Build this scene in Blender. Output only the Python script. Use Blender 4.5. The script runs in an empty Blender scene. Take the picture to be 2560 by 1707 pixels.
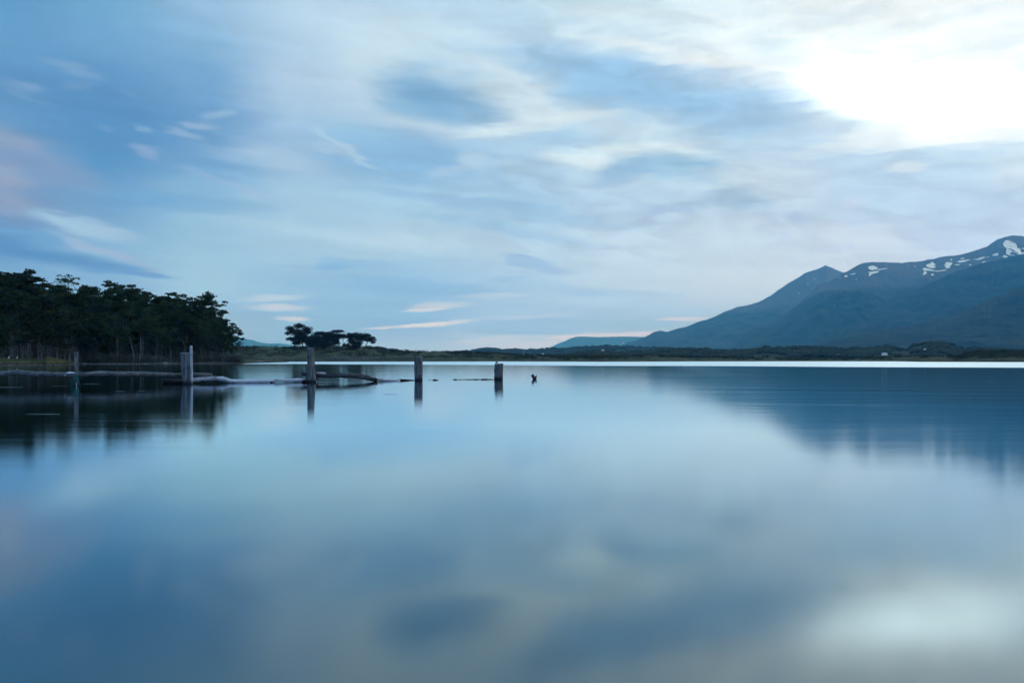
import bpy, math, random
import numpy as np
from mathutils import Vector, noise as mnoise

sc = bpy.context.scene
COL = sc.collection
F = 1706.67          # focal length in pixels of the 2560 wide frame (24 mm lens)
CX, HY = 1280.0, 899.6
EYE = 1.2

# ------------------------------------------------------------------ camera
cam_data = bpy.data.cameras.new("camera")
cam = bpy.data.objects.new("camera", cam_data)
COL.objects.link(cam)
cam.location = (0, 0, EYE)
cam.rotation_euler = (math.radians(90), 0, 0)
cam_data.sensor_width = 36.0
cam_data.lens = 24.0
cam_data.shift_y = (HY - 853.5) / 2560.0
cam_data.clip_start = 0.1
cam_data.clip_end = 80000
sc.camera = cam
sc.render.resolution_x, sc.render.resolution_y = 1024, 682

# ------------------------------------------------------------------ render settings
sc.view_settings.view_transform = 'Standard'
sc.view_settings.look = 'None'
sc.view_settings.exposure = 0.0
sc.view_settings.gamma = 1.0
sc.view_settings.use_curve_mapping = False
sc.render.engine = 'CYCLES'
sc.cycles.use_denoising = True
sc.cycles.max_bounces = 6
sc.cycles.diffuse_bounces = 2
sc.cycles.glossy_bounces = 3
sc.cycles.transmission_bounces = 2
sc.cycles.transparent_max_bounces = 8
sc.cycles.volume_bounces = 0
sc.cycles.caustics_reflective = False
sc.cycles.caustics_refractive = False
sc.cycles.sample_clamp_indirect = 6.0
sc.cycles.use_adaptive_sampling = True
sc.cycles.adaptive_threshold = 0.02
sc.cycles.adaptive_min_samples = 24

# ------------------------------------------------------------------ node helpers
class NT:
    def __init__(self, tree):
        self.t = tree; self.n = tree.nodes; self.l = tree.links
    def node(self, kind, **kw):
        nd = self.n.new(kind)
        for k, v in kw.items(): setattr(nd, k, v)
        return nd
    def put(self, sock, v):
        if isinstance(v, bpy.types.NodeSocket): self.l.new(v, sock)
        elif v is not None:
            if isinstance(v, (tuple, list)) and len(v) == 3 and sock.type == 'RGBA': v = (*v, 1)
            sock.default_value = v
    def math(self, op, a, b=None, c=None, clamp=False):
        nd = self.node('ShaderNodeMath', operation=op, use_clamp=clamp)
        self.put(nd.inputs[0], a)
        if b is not None: self.put(nd.inputs[1], b)
        if c is not None: self.put(nd.inputs[2], c)
        return nd.outputs[0]
    def vmath(self, op, a, b=None, s=None):
        nd = self.node('ShaderNodeVectorMath', operation=op)
        self.put(nd.inputs[0], a)
        if b is not None: self.put(nd.inputs[1], b)
        if s is not None: self.put(nd.inputs['Scale'], s)
        return nd.outputs[0]
    def comb(self, x, y, z=0.0):
        nd = self.node('ShaderNodeCombineXYZ')
        for i, v in enumerate((x, y, z)): self.put(nd.inputs[i], v)
        return nd.outputs[0]
    def sep(self, v):
        nd = self.node('ShaderNodeSeparateXYZ'); self.put(nd.inputs[0], v)
        return nd.outputs
    def noise(self, vec, scale=1.0, detail=3.0, rough=0.5, color=False, dist=0.0):
        nd = self.node('ShaderNodeTexNoise')
        self.put(nd.inputs['Vector'], vec); self.put(nd.inputs['Scale'], scale)
        self.put(nd.inputs['Detail'], detail); self.put(nd.inputs['Roughness'], rough)
        self.put(nd.inputs['Distortion'], dist)
        return nd.outputs['Color'] if color else nd.outputs['Fac']
    def smooth(self, v, a, b, lo=0.0, hi=1.0, interp='SMOOTHSTEP'):
        nd = self.node('ShaderNodeMapRange', interpolation_type=interp)
        for i, x in enumerate((v, a, b, lo, hi)): self.put(nd.inputs[i], x)
        return nd.outputs[0]
    def mix(self, f, a, b, blend='MIX'):
        nd = self.node('ShaderNodeMix', data_type='RGBA', blend_type=blend)
        nd.clamp_factor = True
        self.put(nd.inputs[0], f); self.put(nd.inputs[6], a); self.put(nd.inputs[7], b)
        return nd.outputs[2]
    def ramp(self, fac, stops, interp='LINEAR'):
        nd = self.node('ShaderNodeValToRGB')
        nd.color_ramp.interpolation = interp
        el = nd.color_ramp.elements
        while len(el) > 1: el.remove(el[0])
        el[0].position = stops[0][0]; el[0].color = (*stops[0][1], 1)
        for p, c in stops[1:]:
            e = el.new(p); e.color = (*c, 1)
        self.put(nd.inputs[0], fac)
        return nd.outputs[0]

def lin(c):
    return tuple(((v / 255) / 12.92 if v / 255 <= 0.04045 else ((v / 255 + 0.055) / 1.055) ** 2.4) for v in c)

def azel(px, py):
    x, z = (px - CX) / F, (HY - py) / F
    return math.atan(x), math.atan2(z, math.hypot(1, x))

# ------------------------------------------------------------------ sky: Nishita blue under a layer of drifting cloud
SUN_EL, SUN_AZ = math.radians(24), math.radians(72)     # behind the cloud, to the right of the view
GRID_X = [0, 250, 500, 750, 1000, 1280, 1550, 1850, 2150, 2400, 2560]
GRID_Y = [0, 100, 200, 300, 400, 500, 600, 700, 800, 880]
#CORR_BEGIN
CORR = None
#CORR_END
GRID = [
 [(104,158,200),(116,170,208),(156,190,221),(197,220,240),(192,217,238),(198,222,240),(219,237,247),(236,246,252),(252,254,256),(258,259,260),(260,260,260)],
 [(108,162,203),(118,168,208),(138,182,217),(192,215,237),(211,230,244),(193,217,238),(218,235,247),(238,247,252),(262,262,262),(264,264,264),(260,260,260)],
 [(104,152,193),(106,155,198),(124,170,210),(188,211,234),(216,233,244),(184,212,236),(168,203,232),(190,215,238),(258,259,260),(262,262,262),(235,243,250)],
 [(112,158,198),(96,149,193),(120,166,207),(176,203,228),(184,208,229),(196,218,236),(188,214,236),(180,210,236),(215,231,244),(250,252,254),(215,228,242)],
 [(138,161,191),(98,154,198),(124,170,209),(160,194,223),(150,192,225),(175,205,230),(205,226,240),(200,221,237),(205,225,242),(205,225,241),(225,238,246)],
 [(132,158,191),(122,166,204),(150,190,218),(172,205,227),(172,206,229),(172,204,229),(188,211,232),(196,215,232),(194,217,238),(195,216,239),(196,216,238)],
 [(98,150,195),(140,182,212),(161,199,222),(176,208,228),(189,214,231),(192,215,233),(202,221,237),(204,220,235),(206,219,236),(197,216,238),(198,216,238)],
 [(130,175,208),(138,180,212),(166,202,222),(158,196,222),(156,196,224),(178,207,230),(198,218,234),(208,221,233),(210,221,234),(205,218,234),(205,218,234)],
 [(150,188,216),(150,188,216),(158,193,220),(150,191,221),(146,188,221),(172,202,226),(168,199,224),(180,205,226),(190,212,230),(195,214,232),(195,214,232)],
 [(148,186,216),(148,186,216),(150,188,218),(150,190,220),(172,202,226),(195,211,229),(205,210,224),(200,208,224),(198,210,226),(198,210,226),(198,210,226)],
]
# clouds: px, py, half width, top half height, bottom half height, tilt (deg, + rises to the right), softness, colour, alpha
CLOUDS = [
 # broad darker blue bands
 (640, 75, 260, 80, 60, 0, .9, (165,200,228), .25),
 (300, 300, 300, 90, 60, -5, .9, (92,145,190), .55),
 (1440, 165, 330, 38, 45, -8, .7, (160,198,230), .85),
 (1740, 235, 400, 66, 70, -7, .55, (160,199,232), .9),
 (1980, 268, 190, 25, 25, 0, .8, (184,212,237), .7),
 (2010, 345, 200, 26, 22, 3, .7, (196,219,240), .7),
 (2250, 395, 330, 30, 30, 0, .7, (196,219,240), .8),
 (2210, 445, 300, 26, 26, 0, .8, (194,218,240), .7),
 (2510, 225, 110, 24, 30, 4, .6, (200,222,241), .9),
 (2530, 262, 90, 24, 22, 0, .5, (228,236,244), .8),
 (2510, 303, 90, 14, 16, 3, .5, (196,212,238), .95),
 # white breaks
 (2140, 140, 380, 75, 62, -6, 1.0, (264,265,266), .85),
 (2300, 225, 250, 90, 90, -12, 1.0, (268,269,270), .9),
 (2210, 195, 230, 50, 46, -12, 1.0, (310,312,314), .8),
 (2310, 250, 230, 60, 52, -16, 1.0, (380,388,394), .85),
 (2440, 110, 240, 70, 60, 0, 1.0, (266,267,269), .7),
 (2420, 340, 260, 22, 20, -4, .7, (262,262,262), .85),
 (2240, 322, 190, 20, 20, 8, .8, (250,252,254), .7),
 (1620, 120, 170, 12, 12, -12, .8, (240,246,251), .8),
 (1820, 155, 190, 14, 14, -7, .7, (250,252,254), .85),
 (1520, 35, 120, 14, 14, -5, .8, (232,243,250), .6),
 (1400, 297, 130, 14, 12, 3, .7, (247,251,252), .9),
 (1320, 325, 90, 16, 14, 6, .7, (232,243,248), .8),
 (1600, 375, 130, 14, 20, -4, .7, (238,246,249), .85),
 (1470, 400, 110, 14, 20, -8, .7, (232,243,248), .85),
 (1560, 325, 180, 45, 30, -10, .8, (213,230,242), .7),
 (1000, 172, 130, 24, 22, -8, 1.0, (220,236,246), .6),
 (1010, 110, 200, 60, 50, -4, .9, (214,232,244), .6),
 (1200, 95, 130, 14, 14, -3, .8, (216,234,247), .6),
 (2150, 30, 120, 12, 14, 3, .8, (240,246,252), .6),
 (2190, 80, 160, 14, 16, 3, .8, (238,245,250), .6),
 (2400, 42, 110, 16, 16, 4, .9, (240,245,251), .6),
 (2500, 120, 110, 40, 30, 3, .9, (240,245,251), .6),
 (2300, 148, 110, 6, 7, 2, .8, (240,247,250), .5),
 (2150, 122, 60, 6, 7, -14, .7, (242,247,250), .5),
 (2040, 50, 120, 20, 20, -3, .9, (236,245,251), .6),
 (1930, 120, 70, 30, 24, -20, .8, (222,236,246), .7),
 # the heavy cloud with the lit right shoulder
 (1235, 242, 160, 72, 68, -19, .22, (219,231,240), .95),
 (1105, 240, 158, 66, 56, -9, .55, (146,187,219), .92),
 (1150, 196, 100, 34, 34, -4, .8, (176,207,230), .8),
 (1275, 232, 100, 66, 66, -20, 1.0, (208,224,235), .85),
 (1085, 254, 125, 34, 34, -8, .9, (124,171,209), .85),
 (1195, 292, 90, 24, 24, -16, .9, (148,185,213), .85),
 (1010, 262, 50, 14, 22, -6, .8, (146,188,218), .7),
 (1130, 172, 60, 12, 12, 10, .7, (205,224,240), .6),
 (1240, 328, 100, 12, 14, 2, .7, (228,241,248), .85),
 (1070, 318, 120, 7, 7, -4, .9, (204,224,237), .5),
 (1395, 345, 110, 18, 22, -2, .8, (174,207,231), .85),
 # blue gap with streaks left of centre
 (985, 375, 220, 42, 65, -5, .6, (148,190,225), .85),
 (880, 320, 110, 14, 14, -5, .7, (160,199,226), .7),
 (860, 375, 90, 10, 8, -28, .6, (184,210,231), .85),
 (830, 372, 60, 14, 10, -5, .7, (182,207,230), .7),
 (700, 395, 110, 26, 26, -14, .7, (182,205,228), .65),
 (640, 390, 120, 16, 22, -3, .8, (176,204,227), .6),
 (1180, 402, 45, 20, 22, -6, .45, (184,210,231), .85),
 (1120, 425, 60, 10, 12, 14, .6, (180,206,230), .7),
 (1290, 420, 90, 16, 20, -6, .8, (186,212,232), .6),
 # small white puffs on the left
 (365, 380, 36, 19, 17, -3, .55, (141,172,208), .95),
 (180, 172, 66, 9, 11, -6, .7, (130,168,203), .85),
 (190, 212, 40, 8, 9, 10, .8, (124,165,202), .6),
 (45, 212, 48, 10, 12, -6, .7, (132,166,204), .8),
 (60, 235, 55, 8, 8, -14, .8, (122,164,202), .6),
 (355, 320, 38, 5, 5, -13, .6, (130,172,206), .8),
 (540, 285, 34, 13, 12, 18, .6, (158,190,217), .8),
 (505, 318, 46, 11, 9, 6, .55, (156,184,214), .85),
 (460, 335, 52, 6, 8, -3, .6, (150,182,212), .85),
 (340, 238, 34, 6, 6, -16, .8, (120,166,205), .6),
 (270, 326, 26, 4, 4, -5, .8, (118,160,202), .6),
 # pink cloud at the left edge
 (20, 400, 150, 70, 110, -24, .35, (150,166,192), .8),
 (150, 450, 110, 60, 55, -12, .45, (134,163,196), .75),
 (25, 395, 90, 20, 20, -6, .8, (122,153,190), .6),
 (25, 475, 50, 45, 55, 0, .7, (156,170,195), .8),
 (110, 492, 90, 26, 26, 0, .8, (126,156,192), .7),
 (200, 460, 110, 14, 50, -4, .7, (128,162,198), .5),
 # the lower left streaks
 (215, 565, 120, 16, 24, -10, .55, (176,202,224), .8),
 (160, 552, 70, 12, 12, -16, .7, (165,202,226), .8),
 (90, 590, 160, 14, 12, -5, .7, (118,166,205), .8),
 (235, 620, 120, 14, 12, -16, .6, (165,188,214), .8),
 (330, 655, 90, 10, 8, -20, .6, (160,184,212), .7),
 (120, 640, 240, 18, 18, -7, .7, (93,148,193), .85),
 (310, 677, 120, 10, 8, -6, .6, (104,156,200), .8),
 (340, 682, 60, 8, 8, -8, .7, (120,160,202), .6),
 (420, 526, 260, 16, 12, 6, .8, (128,172,208), .5),
 (350, 500, 200, 26, 18, 4, .8, (116,168,208), .7),
 (600, 470, 130, 10, 10, -16, .7, (165,190,220), .6),
 # long faint arcs centre
 (1150, 500, 260, 10, 14, -5, .5, (156,193,224), .8),
 (1330, 535, 220, 16, 20, -8, .6, (164,199,227), .75),
 (1190, 555, 190, 10, 12, -6, .6, (160,197,225), .7),
 (1340, 590, 150, 14, 14, -9, .8, (166,200,228), .7),
 (830, 575, 130, 9, 9, -3, .8, (160,197,225), .6),
 (1000, 600, 330, 14, 14, -4, .8, (196,218,233), .6),
 # grey wisps right of centre
 (1640, 420, 115, 34, 24, -10, .5, (164,199,224), .9),
 (1765, 428, 115, 26, 22, -16, .5, (150,190,217), .92),
 (1560, 430, 70, 24, 22, 14, .6, (154,192,222), .85),
 (1900, 385, 90, 20, 22, -10, .7, (190,214,234), .7),
 (1880, 445, 160, 20, 22, -10, .7, (208,222,234), .8),
 (1960, 460, 160, 70, 60, -22, .5, (206,220,234), .55),
 (1850, 503, 75, 22, 20, -12, .6, (162,193,217), .92),
 (1690, 518, 105, 14, 14, 4, .6, (170,195,220), .85),
 (1630, 540, 50, 12, 12, 20, .7, (174,192,218), .7),
 (1780, 500, 120, 14, 16, 2, .8, (184,206,226), .6),
 (1995, 560, 40, 24, 20, -10, .6, (164,190,218), .9),
 (1930, 545, 60, 20, 26, -30, .8, (190,208,228), .5),
 (2280, 418, 55, 15, 14, -6, .5, (220,231,240), .85),
 (2130, 512, 38, 14, 14, -4, .7, (208,218,234), .7),
 (1450, 470, 140, 12, 14, -3, .8, (184,206,228), .6),
 (1310, 485, 45, 8, 8, -3, .8, (162,192,220), .6),
 (2100, 585, 200, 22, 22, -14, .8, (212,222,236), .7),
 # clouds near the horizon
 (900, 660, 100, 12, 14, -6, .4, (150,191,222), .9),
 (830, 668, 45, 10, 10, 0, .4, (143,189,222), .9),
 (960, 672, 90, 12, 12, -12, .6, (160,196,224), .8),
 (1312, 652, 62, 16, 16, -8, .3, (163,194,224), .95),
 (1360, 670, 75, 8, 9, -10, .5, (166,196,225), .8),
 (1260, 700, 60, 7, 7, 4, .5, (164,196,224), .8),
 (1010, 720, 270, 22, 22, -2, .6, (147,190,222), .85),
 (1380, 720, 180, 14, 14, -6, .8, (172,204,228), .7),
 (790, 700, 100, 8, 8, -4, .7, (158,194,222), .7),
 (930, 770, 210, 34, 26, 0, .5, (153,193,222), .8),
 (1600, 735, 90, 7, 7, -4, .7, (178,206,228), .7),
 (1460, 735, 70, 8, 8, -2, .7, (170,202,228), .7),
 (1700, 780, 260, 9, 12, 0, .6, (176,204,226), .75),
 (1330, 818, 185, 20, 20, 0, .28, (158,194,222), .95),
 (1560, 810, 190, 12, 18, 0, .4, (164,198,222), .95),
 (1230, 768, 110, 8, 8, 0, .5, (168,200,226), .8),
 # bright slits
 (690, 745, 80, 9, 9, 4, .6, (196,213,226), .9),
 (690, 768, 62, 6, 8, 0, .6, (204,213,224), .95),
 (735, 796, 30, 7, 7, 0, .6, (214,217,226), 1),
 (1090, 765, 70, 12, 9, 4, .5, (205,214,226), .85),
 (1060, 775, 60, 3.5, 5, 3, .5, (218,219,227), .9),
 (1240, 738, 90, 8, 8, 2, .6, (196,214,230), .7),
 (1060, 811, 115, 5, 6, 4, .6, (226,222,224), 1),
 (960, 818, 55, 2.5, 3.5, 6, .4, (214,216,226), .9),
 (1330, 792, 110, 5, 5, 2, .6, (192,210,228), .6),
 (1220, 852, 90, 8, 6, 3, .5, (200,212,228), .8),
 (1330, 862, 90, 8, 6, 3, .5, (206,210,226), .8),
 (1440, 841, 70, 6, 7, 3, .4, (219,215,225), .95),
 (1560, 836, 120, 6, 7, 3, .4, (217,212,224), .95),
 (1700, 796, 60, 4, 6, 0, .5, (216,213,226), .9),
]

world = bpy.data.worlds.new("World")
sc.world = world
world.use_nodes = True
try:
    world.cycles.sampling_method = 'MANUAL'; world.cycles.sample_map_resolution = 1024
except Exception: pass
T = NT(world.node_tree)
T.n.clear()
tc = T.node('ShaderNodeTexCoord').outputs['Generated']
dirn = T.vmath('NORMALIZE', tc)
dx, dy, dz = T.sep(dirn)
hyp = T.math('MAXIMUM', T.math('SQRT', T.math('ADD', T.math('MULTIPLY', dx, dx), T.math('MULTIPLY', dy, dy))), 1e-4)
az0 = T.math('MULTIPLY', T.math('ARCTAN2', dx, dy), 57.2958)
el0 = T.math('MULTIPLY', T.math('ARCTAN2', dz, hyp), 57.2958)
# wind drawn distortion of the cloud layer
nv = T.comb(T.math('MULTIPLY', dx, 6.0), T.math('MULTIPLY', dy, 6.0), T.math('MULTIPLY', dz, 20.0))
w1 = T.vmath('SUBTRACT', T.noise(nv, 1.0, 4.0, .55, color=True), (0.5, 0.5, 0.5))
nv2 = T.comb(T.math('MULTIPLY', dx, 14.0), T.math('MULTIPLY', dy, 14.0), T.math('MULTIPLY', dz, 90.0))
w2 = T.vmath('SUBTRACT', T.noise(nv2, 1.0, 4.0, .6, color=True), (0.5, 0.5, 0.5))
w1x, w1y, _ = T.sep(w1); w2x, w2y, _ = T.sep(w2)
damp = T.smooth(el0, 0.0, 14.0, .40, 1.0, 'LINEAR')
az = T.math('ADD', T.math('MULTIPLY_ADD', w1x, 1.0, az0), T.math('MULTIPLY', w2x, 3.4))
elw = T.math('ADD', T.math('MULTIPLY', w1y, .4), T.math('MULTIPLY', w2y, 1.3))
el = T.math('MULTIPLY_ADD', elw, damp, el0)
azr = T.math('MULTIPLY', az, math.pi / 180)
# broad colour of the cloud deck: the sine of the bearing keeps it seamless behind the viewer
s = T.math('SINE', azr)
fel = T.math('DIVIDE', el, 50.0)
prev = None
for i, px in enumerate(GRID_X):
    a = math.atan((px - CX) / F)
    stops = []
    for j, py in enumerate(GRID_Y):
        c = np.array([lin_v for lin_v in lin(GRID[j][i])])
        if CORR is not None: c = c * np.array(CORR[j][i])
        e = math.degrees(azel(px, py)[1]) / 50.0
        stops.append((e, tuple(c / 4.0)))
    stops = stops[::-1]
    top = np.array(lin((186, 222, 262))) / 4.0  # zenith above the view set bluer and brighter to lift haze and scene light
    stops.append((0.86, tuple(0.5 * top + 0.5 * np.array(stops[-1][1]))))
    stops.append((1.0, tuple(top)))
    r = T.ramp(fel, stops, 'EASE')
    if prev is None: prev = r
    else:
        f_ = T.smooth(s, math.sin(math.atan((GRID_X[i-1] - CX) / F)), math.sin(a))
        prev = T.mix(f_, prev, r)
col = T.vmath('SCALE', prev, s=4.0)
for (px, py, hw, ht, hb, tilt, soft, c, al) in CLOUDS:
    a, e = azel(px, py)
    ca = math.cos(a)
    k = 57.2958 / F
    hw_, ht_, hb_ = hw * k * ca * ca, ht * k * ca, hb * k * ca
    tl = math.radians(tilt)
    ddx = T.math('SUBTRACT', az, math.degrees(a)); ddy = T.math('SUBTRACT', el, math.degrees(e))
    X = T.math('MULTIPLY_ADD', ddy, math.sin(tl) / hw_, T.math('MULTIPLY', ddx, math.cos(tl) / hw_))
    Y = T.math('MULTIPLY_ADD', ddy, math.cos(tl), T.math('MULTIPLY', ddx, -math.sin(tl)))
    Y = T.math('MAXIMUM', T.math('DIVIDE', Y, ht_), T.math('DIVIDE', Y, -hb_))
    r2 = T.math('SQRT', T.math('MULTIPLY_ADD', X, X, T.math('MULTIPLY', Y, Y)))
    m = T.smooth(r2, 1 + soft * .9, max(0, 1 - soft * 1.1), 0.0, al)
    col = T.mix(m, col, tuple(lin(c)))
# fine streaks drawn out by the wind, and soft unseen cloud texture overhead and behind
nv3 = T.comb(T.math('MULTIPLY', az, .045), T.math('MULTIPLY_ADD', az, .03, T.math('MULTIPLY', el, .55)), 0.0)
st = T.noise(nv3, 1.0, 5.0, .6)
nv4 = T.comb(T.math('MULTIPLY', az, .10), T.math('MULTIPLY_ADD', az, .05, T.math('MULTIPLY', el, 1.6)), 3.0)
st2 = T.noise(nv4, 1.0, 4.0, .6)
gain = T.math('ADD', T.smooth(st, .25, .75, -.06, .06, 'LINEAR'), T.smooth(st2, .25, .75, .965, 1.035, 'LINEAR'))
nv5 = T.comb(T.math('MULTIPLY', az, .20), T.math('MULTIPLY_ADD', az, .06, T.math('MULTIPLY', el, .62)), 7.0)
bil = T.noise(nv5, 1.0, 7.0, .62, dist=.7)
where = T.math('MULTIPLY', T.smooth(az0, -14, 2, .25, 1.0), T.smooth(el0, 5, 10))
gain = T.math('MULTIPLY', gain, T.math('MULTIPLY_ADD', T.smooth(bil, .34, .66, -.085, .075), where, 1.0))
zz = T.math('MAXIMUM', T.math('ADD', dz, .12), .05)
pl = T.comb(T.math('DIVIDE', dx, zz), T.math('MULTIPLY', T.math('DIVIDE', dy, zz), 2.2), 0.0)
big = T.noise(pl, .8, 5.0, .55, dist=.3)
outside = T.math('MAXIMUM', T.smooth(el0, 27, 45), T.smooth(T.math('ABSOLUTE', az0), 38, 60))
gain = T.math('MULTIPLY', gain, T.math('MULTIPLY_ADD', outside, T.smooth(big, .3, .7, -.25, .25), 1.0))
col = T.vmath('SCALE', col, s=gain)
sky = T.node('ShaderNodeTexSky', sky_type='NISHITA')
sky.sun_disc = False
sky.sun_elevation = SUN_EL
sky.sun_rotation = SUN_AZ
sky.air_density = 1.0; sky.dust_density = 1.0; sky.ozone_density = 2.0
colk = T.vmath('MULTIPLY', col, (9.2, 9.8, 9.25))
skyc = T.mix(0.95, sky.outputs[0], colk)
# the deck is brighter and bluer than it looks from the shore: undo the veil of air it is seen through
AIR = (0.82e-5, 4.1e-5, 8.4e-5)        # scattering per metre
VEIL = (0.28, 0.355, 0.385)       # radiance the air itself gives off
path = T.math('MINIMUM', T.math('DIVIDE', 1900.0, T.math('MAXIMUM', dz, .001)), 29000.0)
tr, inv = [], []
for k in range(3):
    e_ = T.math('EXPONENT', T.math('MULTIPLY', path, -AIR[k]))
    inv.append(T.math('MULTIPLY', T.math('SUBTRACT', 1.0, e_), VEIL[k] * 10)); tr.append(T.math("MAXIMUM", e_, .085))
sr, sg, sb_ = T.sep(skyc)
o3 = []
for k, c_ in enumerate((sr, sg, sb_)):
    d_ = T.math('SUBTRACT', c_, inv[k])
    o3.append(T.math('DIVIDE', T.math('MAXIMUM', d_, T.math('MULTIPLY', c_, .15)), tr[k]))
skyc = T.comb(*o3)
bg = T.node('ShaderNodeBackground'); bg.inputs['Strength'].default_value = 0.1
T.put(bg.inputs['Color'], skyc)
out = T.node('ShaderNodeOutputWorld'); T.l.new(bg.outputs[0], out.inputs['Surface'])

sun_d = bpy.data.lights.new("sun", 'SUN')
sun_d.energy = 0.35; sun_d.angle = math.radians(30); sun_d.color = (1.0, 0.93, 0.86)
sun = bpy.data.objects.new("sun", sun_d); COL.objects.link(sun)
sd = Vector((math.sin(SUN_AZ) * math.cos(SUN_EL), math.cos(SUN_AZ) * math.cos(SUN_EL), math.sin(SUN_EL)))
sun.rotation_euler = sd.to_track_quat('Z', 'Y').to_euler()
sun.location = sd * 100

# ------------------------------------------------------------------ object helpers
def tag(o, label=None, cat=None, group=None, kind=None):
    if label: o['label'] = label
    if cat: o['category'] = cat
    if group: o['group'] = group
    if kind: o['kind'] = kind
    return o

def np_mesh(name, V, Fq, mat=None, smooth=False):
    V = np.asarray(V, dtype=np.float32).reshape(-1, 3)
    Fq = np.asarray(Fq, dtype=np.int32)
    k = Fq.shape[1]
    me = bpy.data.meshes.new(name)
    me.vertices.add(len(V)); me.vertices.foreach_set('co', V.ravel())
    me.loops.add(Fq.size); me.loops.foreach_set('vertex_index', Fq.ravel())
    me.polygons.add(len(Fq))
    me.polygons.foreach_set('loop_start', np.arange(0, Fq.size, k, dtype=np.int32))
    me.polygons.foreach_set('loop_total', np.full(len(Fq), k, dtype=np.int32))
    me.polygons.foreach_set('use_smooth', np.full(len(Fq), smooth))
    me.update(calc_edges=True)
    if mat: me.materials.append(mat)
    return me

def obj(name, me, parent=None, loc=None):
    o = bpy.data.objects.new(name, me); COL.objects.link(o)
    if parent: o.parent = parent
    if loc is not None: o.location = loc
    return o

def empty(name, loc=(0, 0, 0), rz=0.0):
    o = bpy.data.objects.new(name, None); COL.objects.link(o)
    o.location = loc; o.rotation_euler = (0, 0, rz); o.empty_display_size = .2
    return o

def fbm(x, y, z=0.0, oct=4, rough=.5):
    v, a, f, t = 0.0, 1.0, 1.0, 0.0
    for _ in range(oct):
        v += a * mnoise.noise(Vector((x * f, y * f, z + _ * 7.1))); t += a; a *= rough; f *= 2.03
    return v / t

class VN:       # vectorised value noise for big grids
    def __init__(self, seed):
        self.t = np.random.default_rng(seed).uniform(-1, 1, (256, 256))
    def __call__(self, x, y, oct=4, rough=.5):
        x = np.asarray(x, float); y = np.asarray(y, float)
        v = 0; a = 1.0; tt = 0
        for o in range(oct):
            xi, yi = np.floor(x).astype(int), np.floor(y).astype(int)
            fx, fy = x - xi, y - yi
            fx = fx * fx * (3 - 2 * fx); fy = fy * fy * (3 - 2 * fy)
            g = lambda i, j: self.t[(xi + i) & 255, (yi + j) & 255]
            v = v + a * ((g(0, 0) * (1 - fx) + g(1, 0) * fx) * (1 - fy) + (g(0, 1) * (1 - fx) + g(1, 1) * fx) * fy)
            tt += a; a *= rough; x = x * 2.03 + 17.3; y = y * 2.03 + 5.7
        return v / tt

def tube(path, radii, sides=8, cap=True, wob=0.0, seed=0, base=0):
    """tube around a polyline; returns V, F(quads as 4-tuples; caps fan as degenerate quads)"""
    P = [Vector(p) for p in path]
    rnd = random.Random(seed)
    V, Fc = [], []
    t0 = (P[1] - P[0]).normalized()
    up = Vector((0, 0, 1)) if abs(t0.z) < .9 else Vector((1, 0, 0))
    n = t0.cross(up).normalized()
    for i, p in enumerate(P):
        t = (P[min(i + 1, len(P) - 1)] - P[max(i - 1, 0)]).normalized()
        n = (n - t * n.dot(t)).normalized(); b = t.cross(n)
        for k in range(sides):
            a = 2 * math.pi * k / sides
            r = radii[i] * (1 + wob * fbm(math.cos(a) * 1.3 + seed, math.sin(a) * 1.3, i * .35 + seed, 3) * 2)
            V.append(p + (n * math.cos(a) + b * math.sin(a)) * r)
    for i in range(len(P) - 1):
        for k in range(sides):
            k2 = (k + 1) % sides
            Fc.append((i * sides + k, i * sides + k2, (i + 1) * sides + k2, (i + 1) * sides + k))
    if cap:
        for ring, rev in ((0, True), (len(P) - 1, False)):
            c = len(V); V.append(P[ring].copy())
            for k in range(0, sides, 2):
                a_, b_, d_ = ring * sides + k, ring * sides + (k + 1) % sides, ring * sides + (k + 2) % sides
                Fc.append((c, d_, b_, a_) if rev else (c, a_, b_, d_))
    return [tuple(v) for v in V], [tuple(f_ + base for f_ in q) for q in Fc]

class Build:
    def __init__(self): self.V, self.F = [], []
    def add(self, V, Fc):
        b = len(self.V); self.V += list(V); self.F += [tuple(i + b for i in q) for q in Fc]
    def tube(self, path, radii, sides=6, **kw):
        V, Fc = tube(path, radii, sides, **kw); self.add(V, Fc)
    def box(self, c, h, rz=0.0):
        ca, sa = math.cos(rz), math.sin(rz)
        V = []
        for z in (-1, 1):
            for x, y in ((-1, -1), (1, -1), (1, 1), (-1, 1)):
                X, Y = x * h[0], y * h[1]
                V.append((c[0] + X * ca - Y * sa, c[1] + X * sa + Y * ca, c[2] + z * h[2]))
        self.add(V, [(0, 3, 2, 1), (4, 5, 6, 7), (0, 1, 5, 4), (1, 2, 6, 5), (2, 3, 7, 6), (3, 0, 4, 7)])
    def mesh(self, name, mat, smooth=False): return np_mesh(name, self.V, self.F, mat, smooth)

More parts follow.
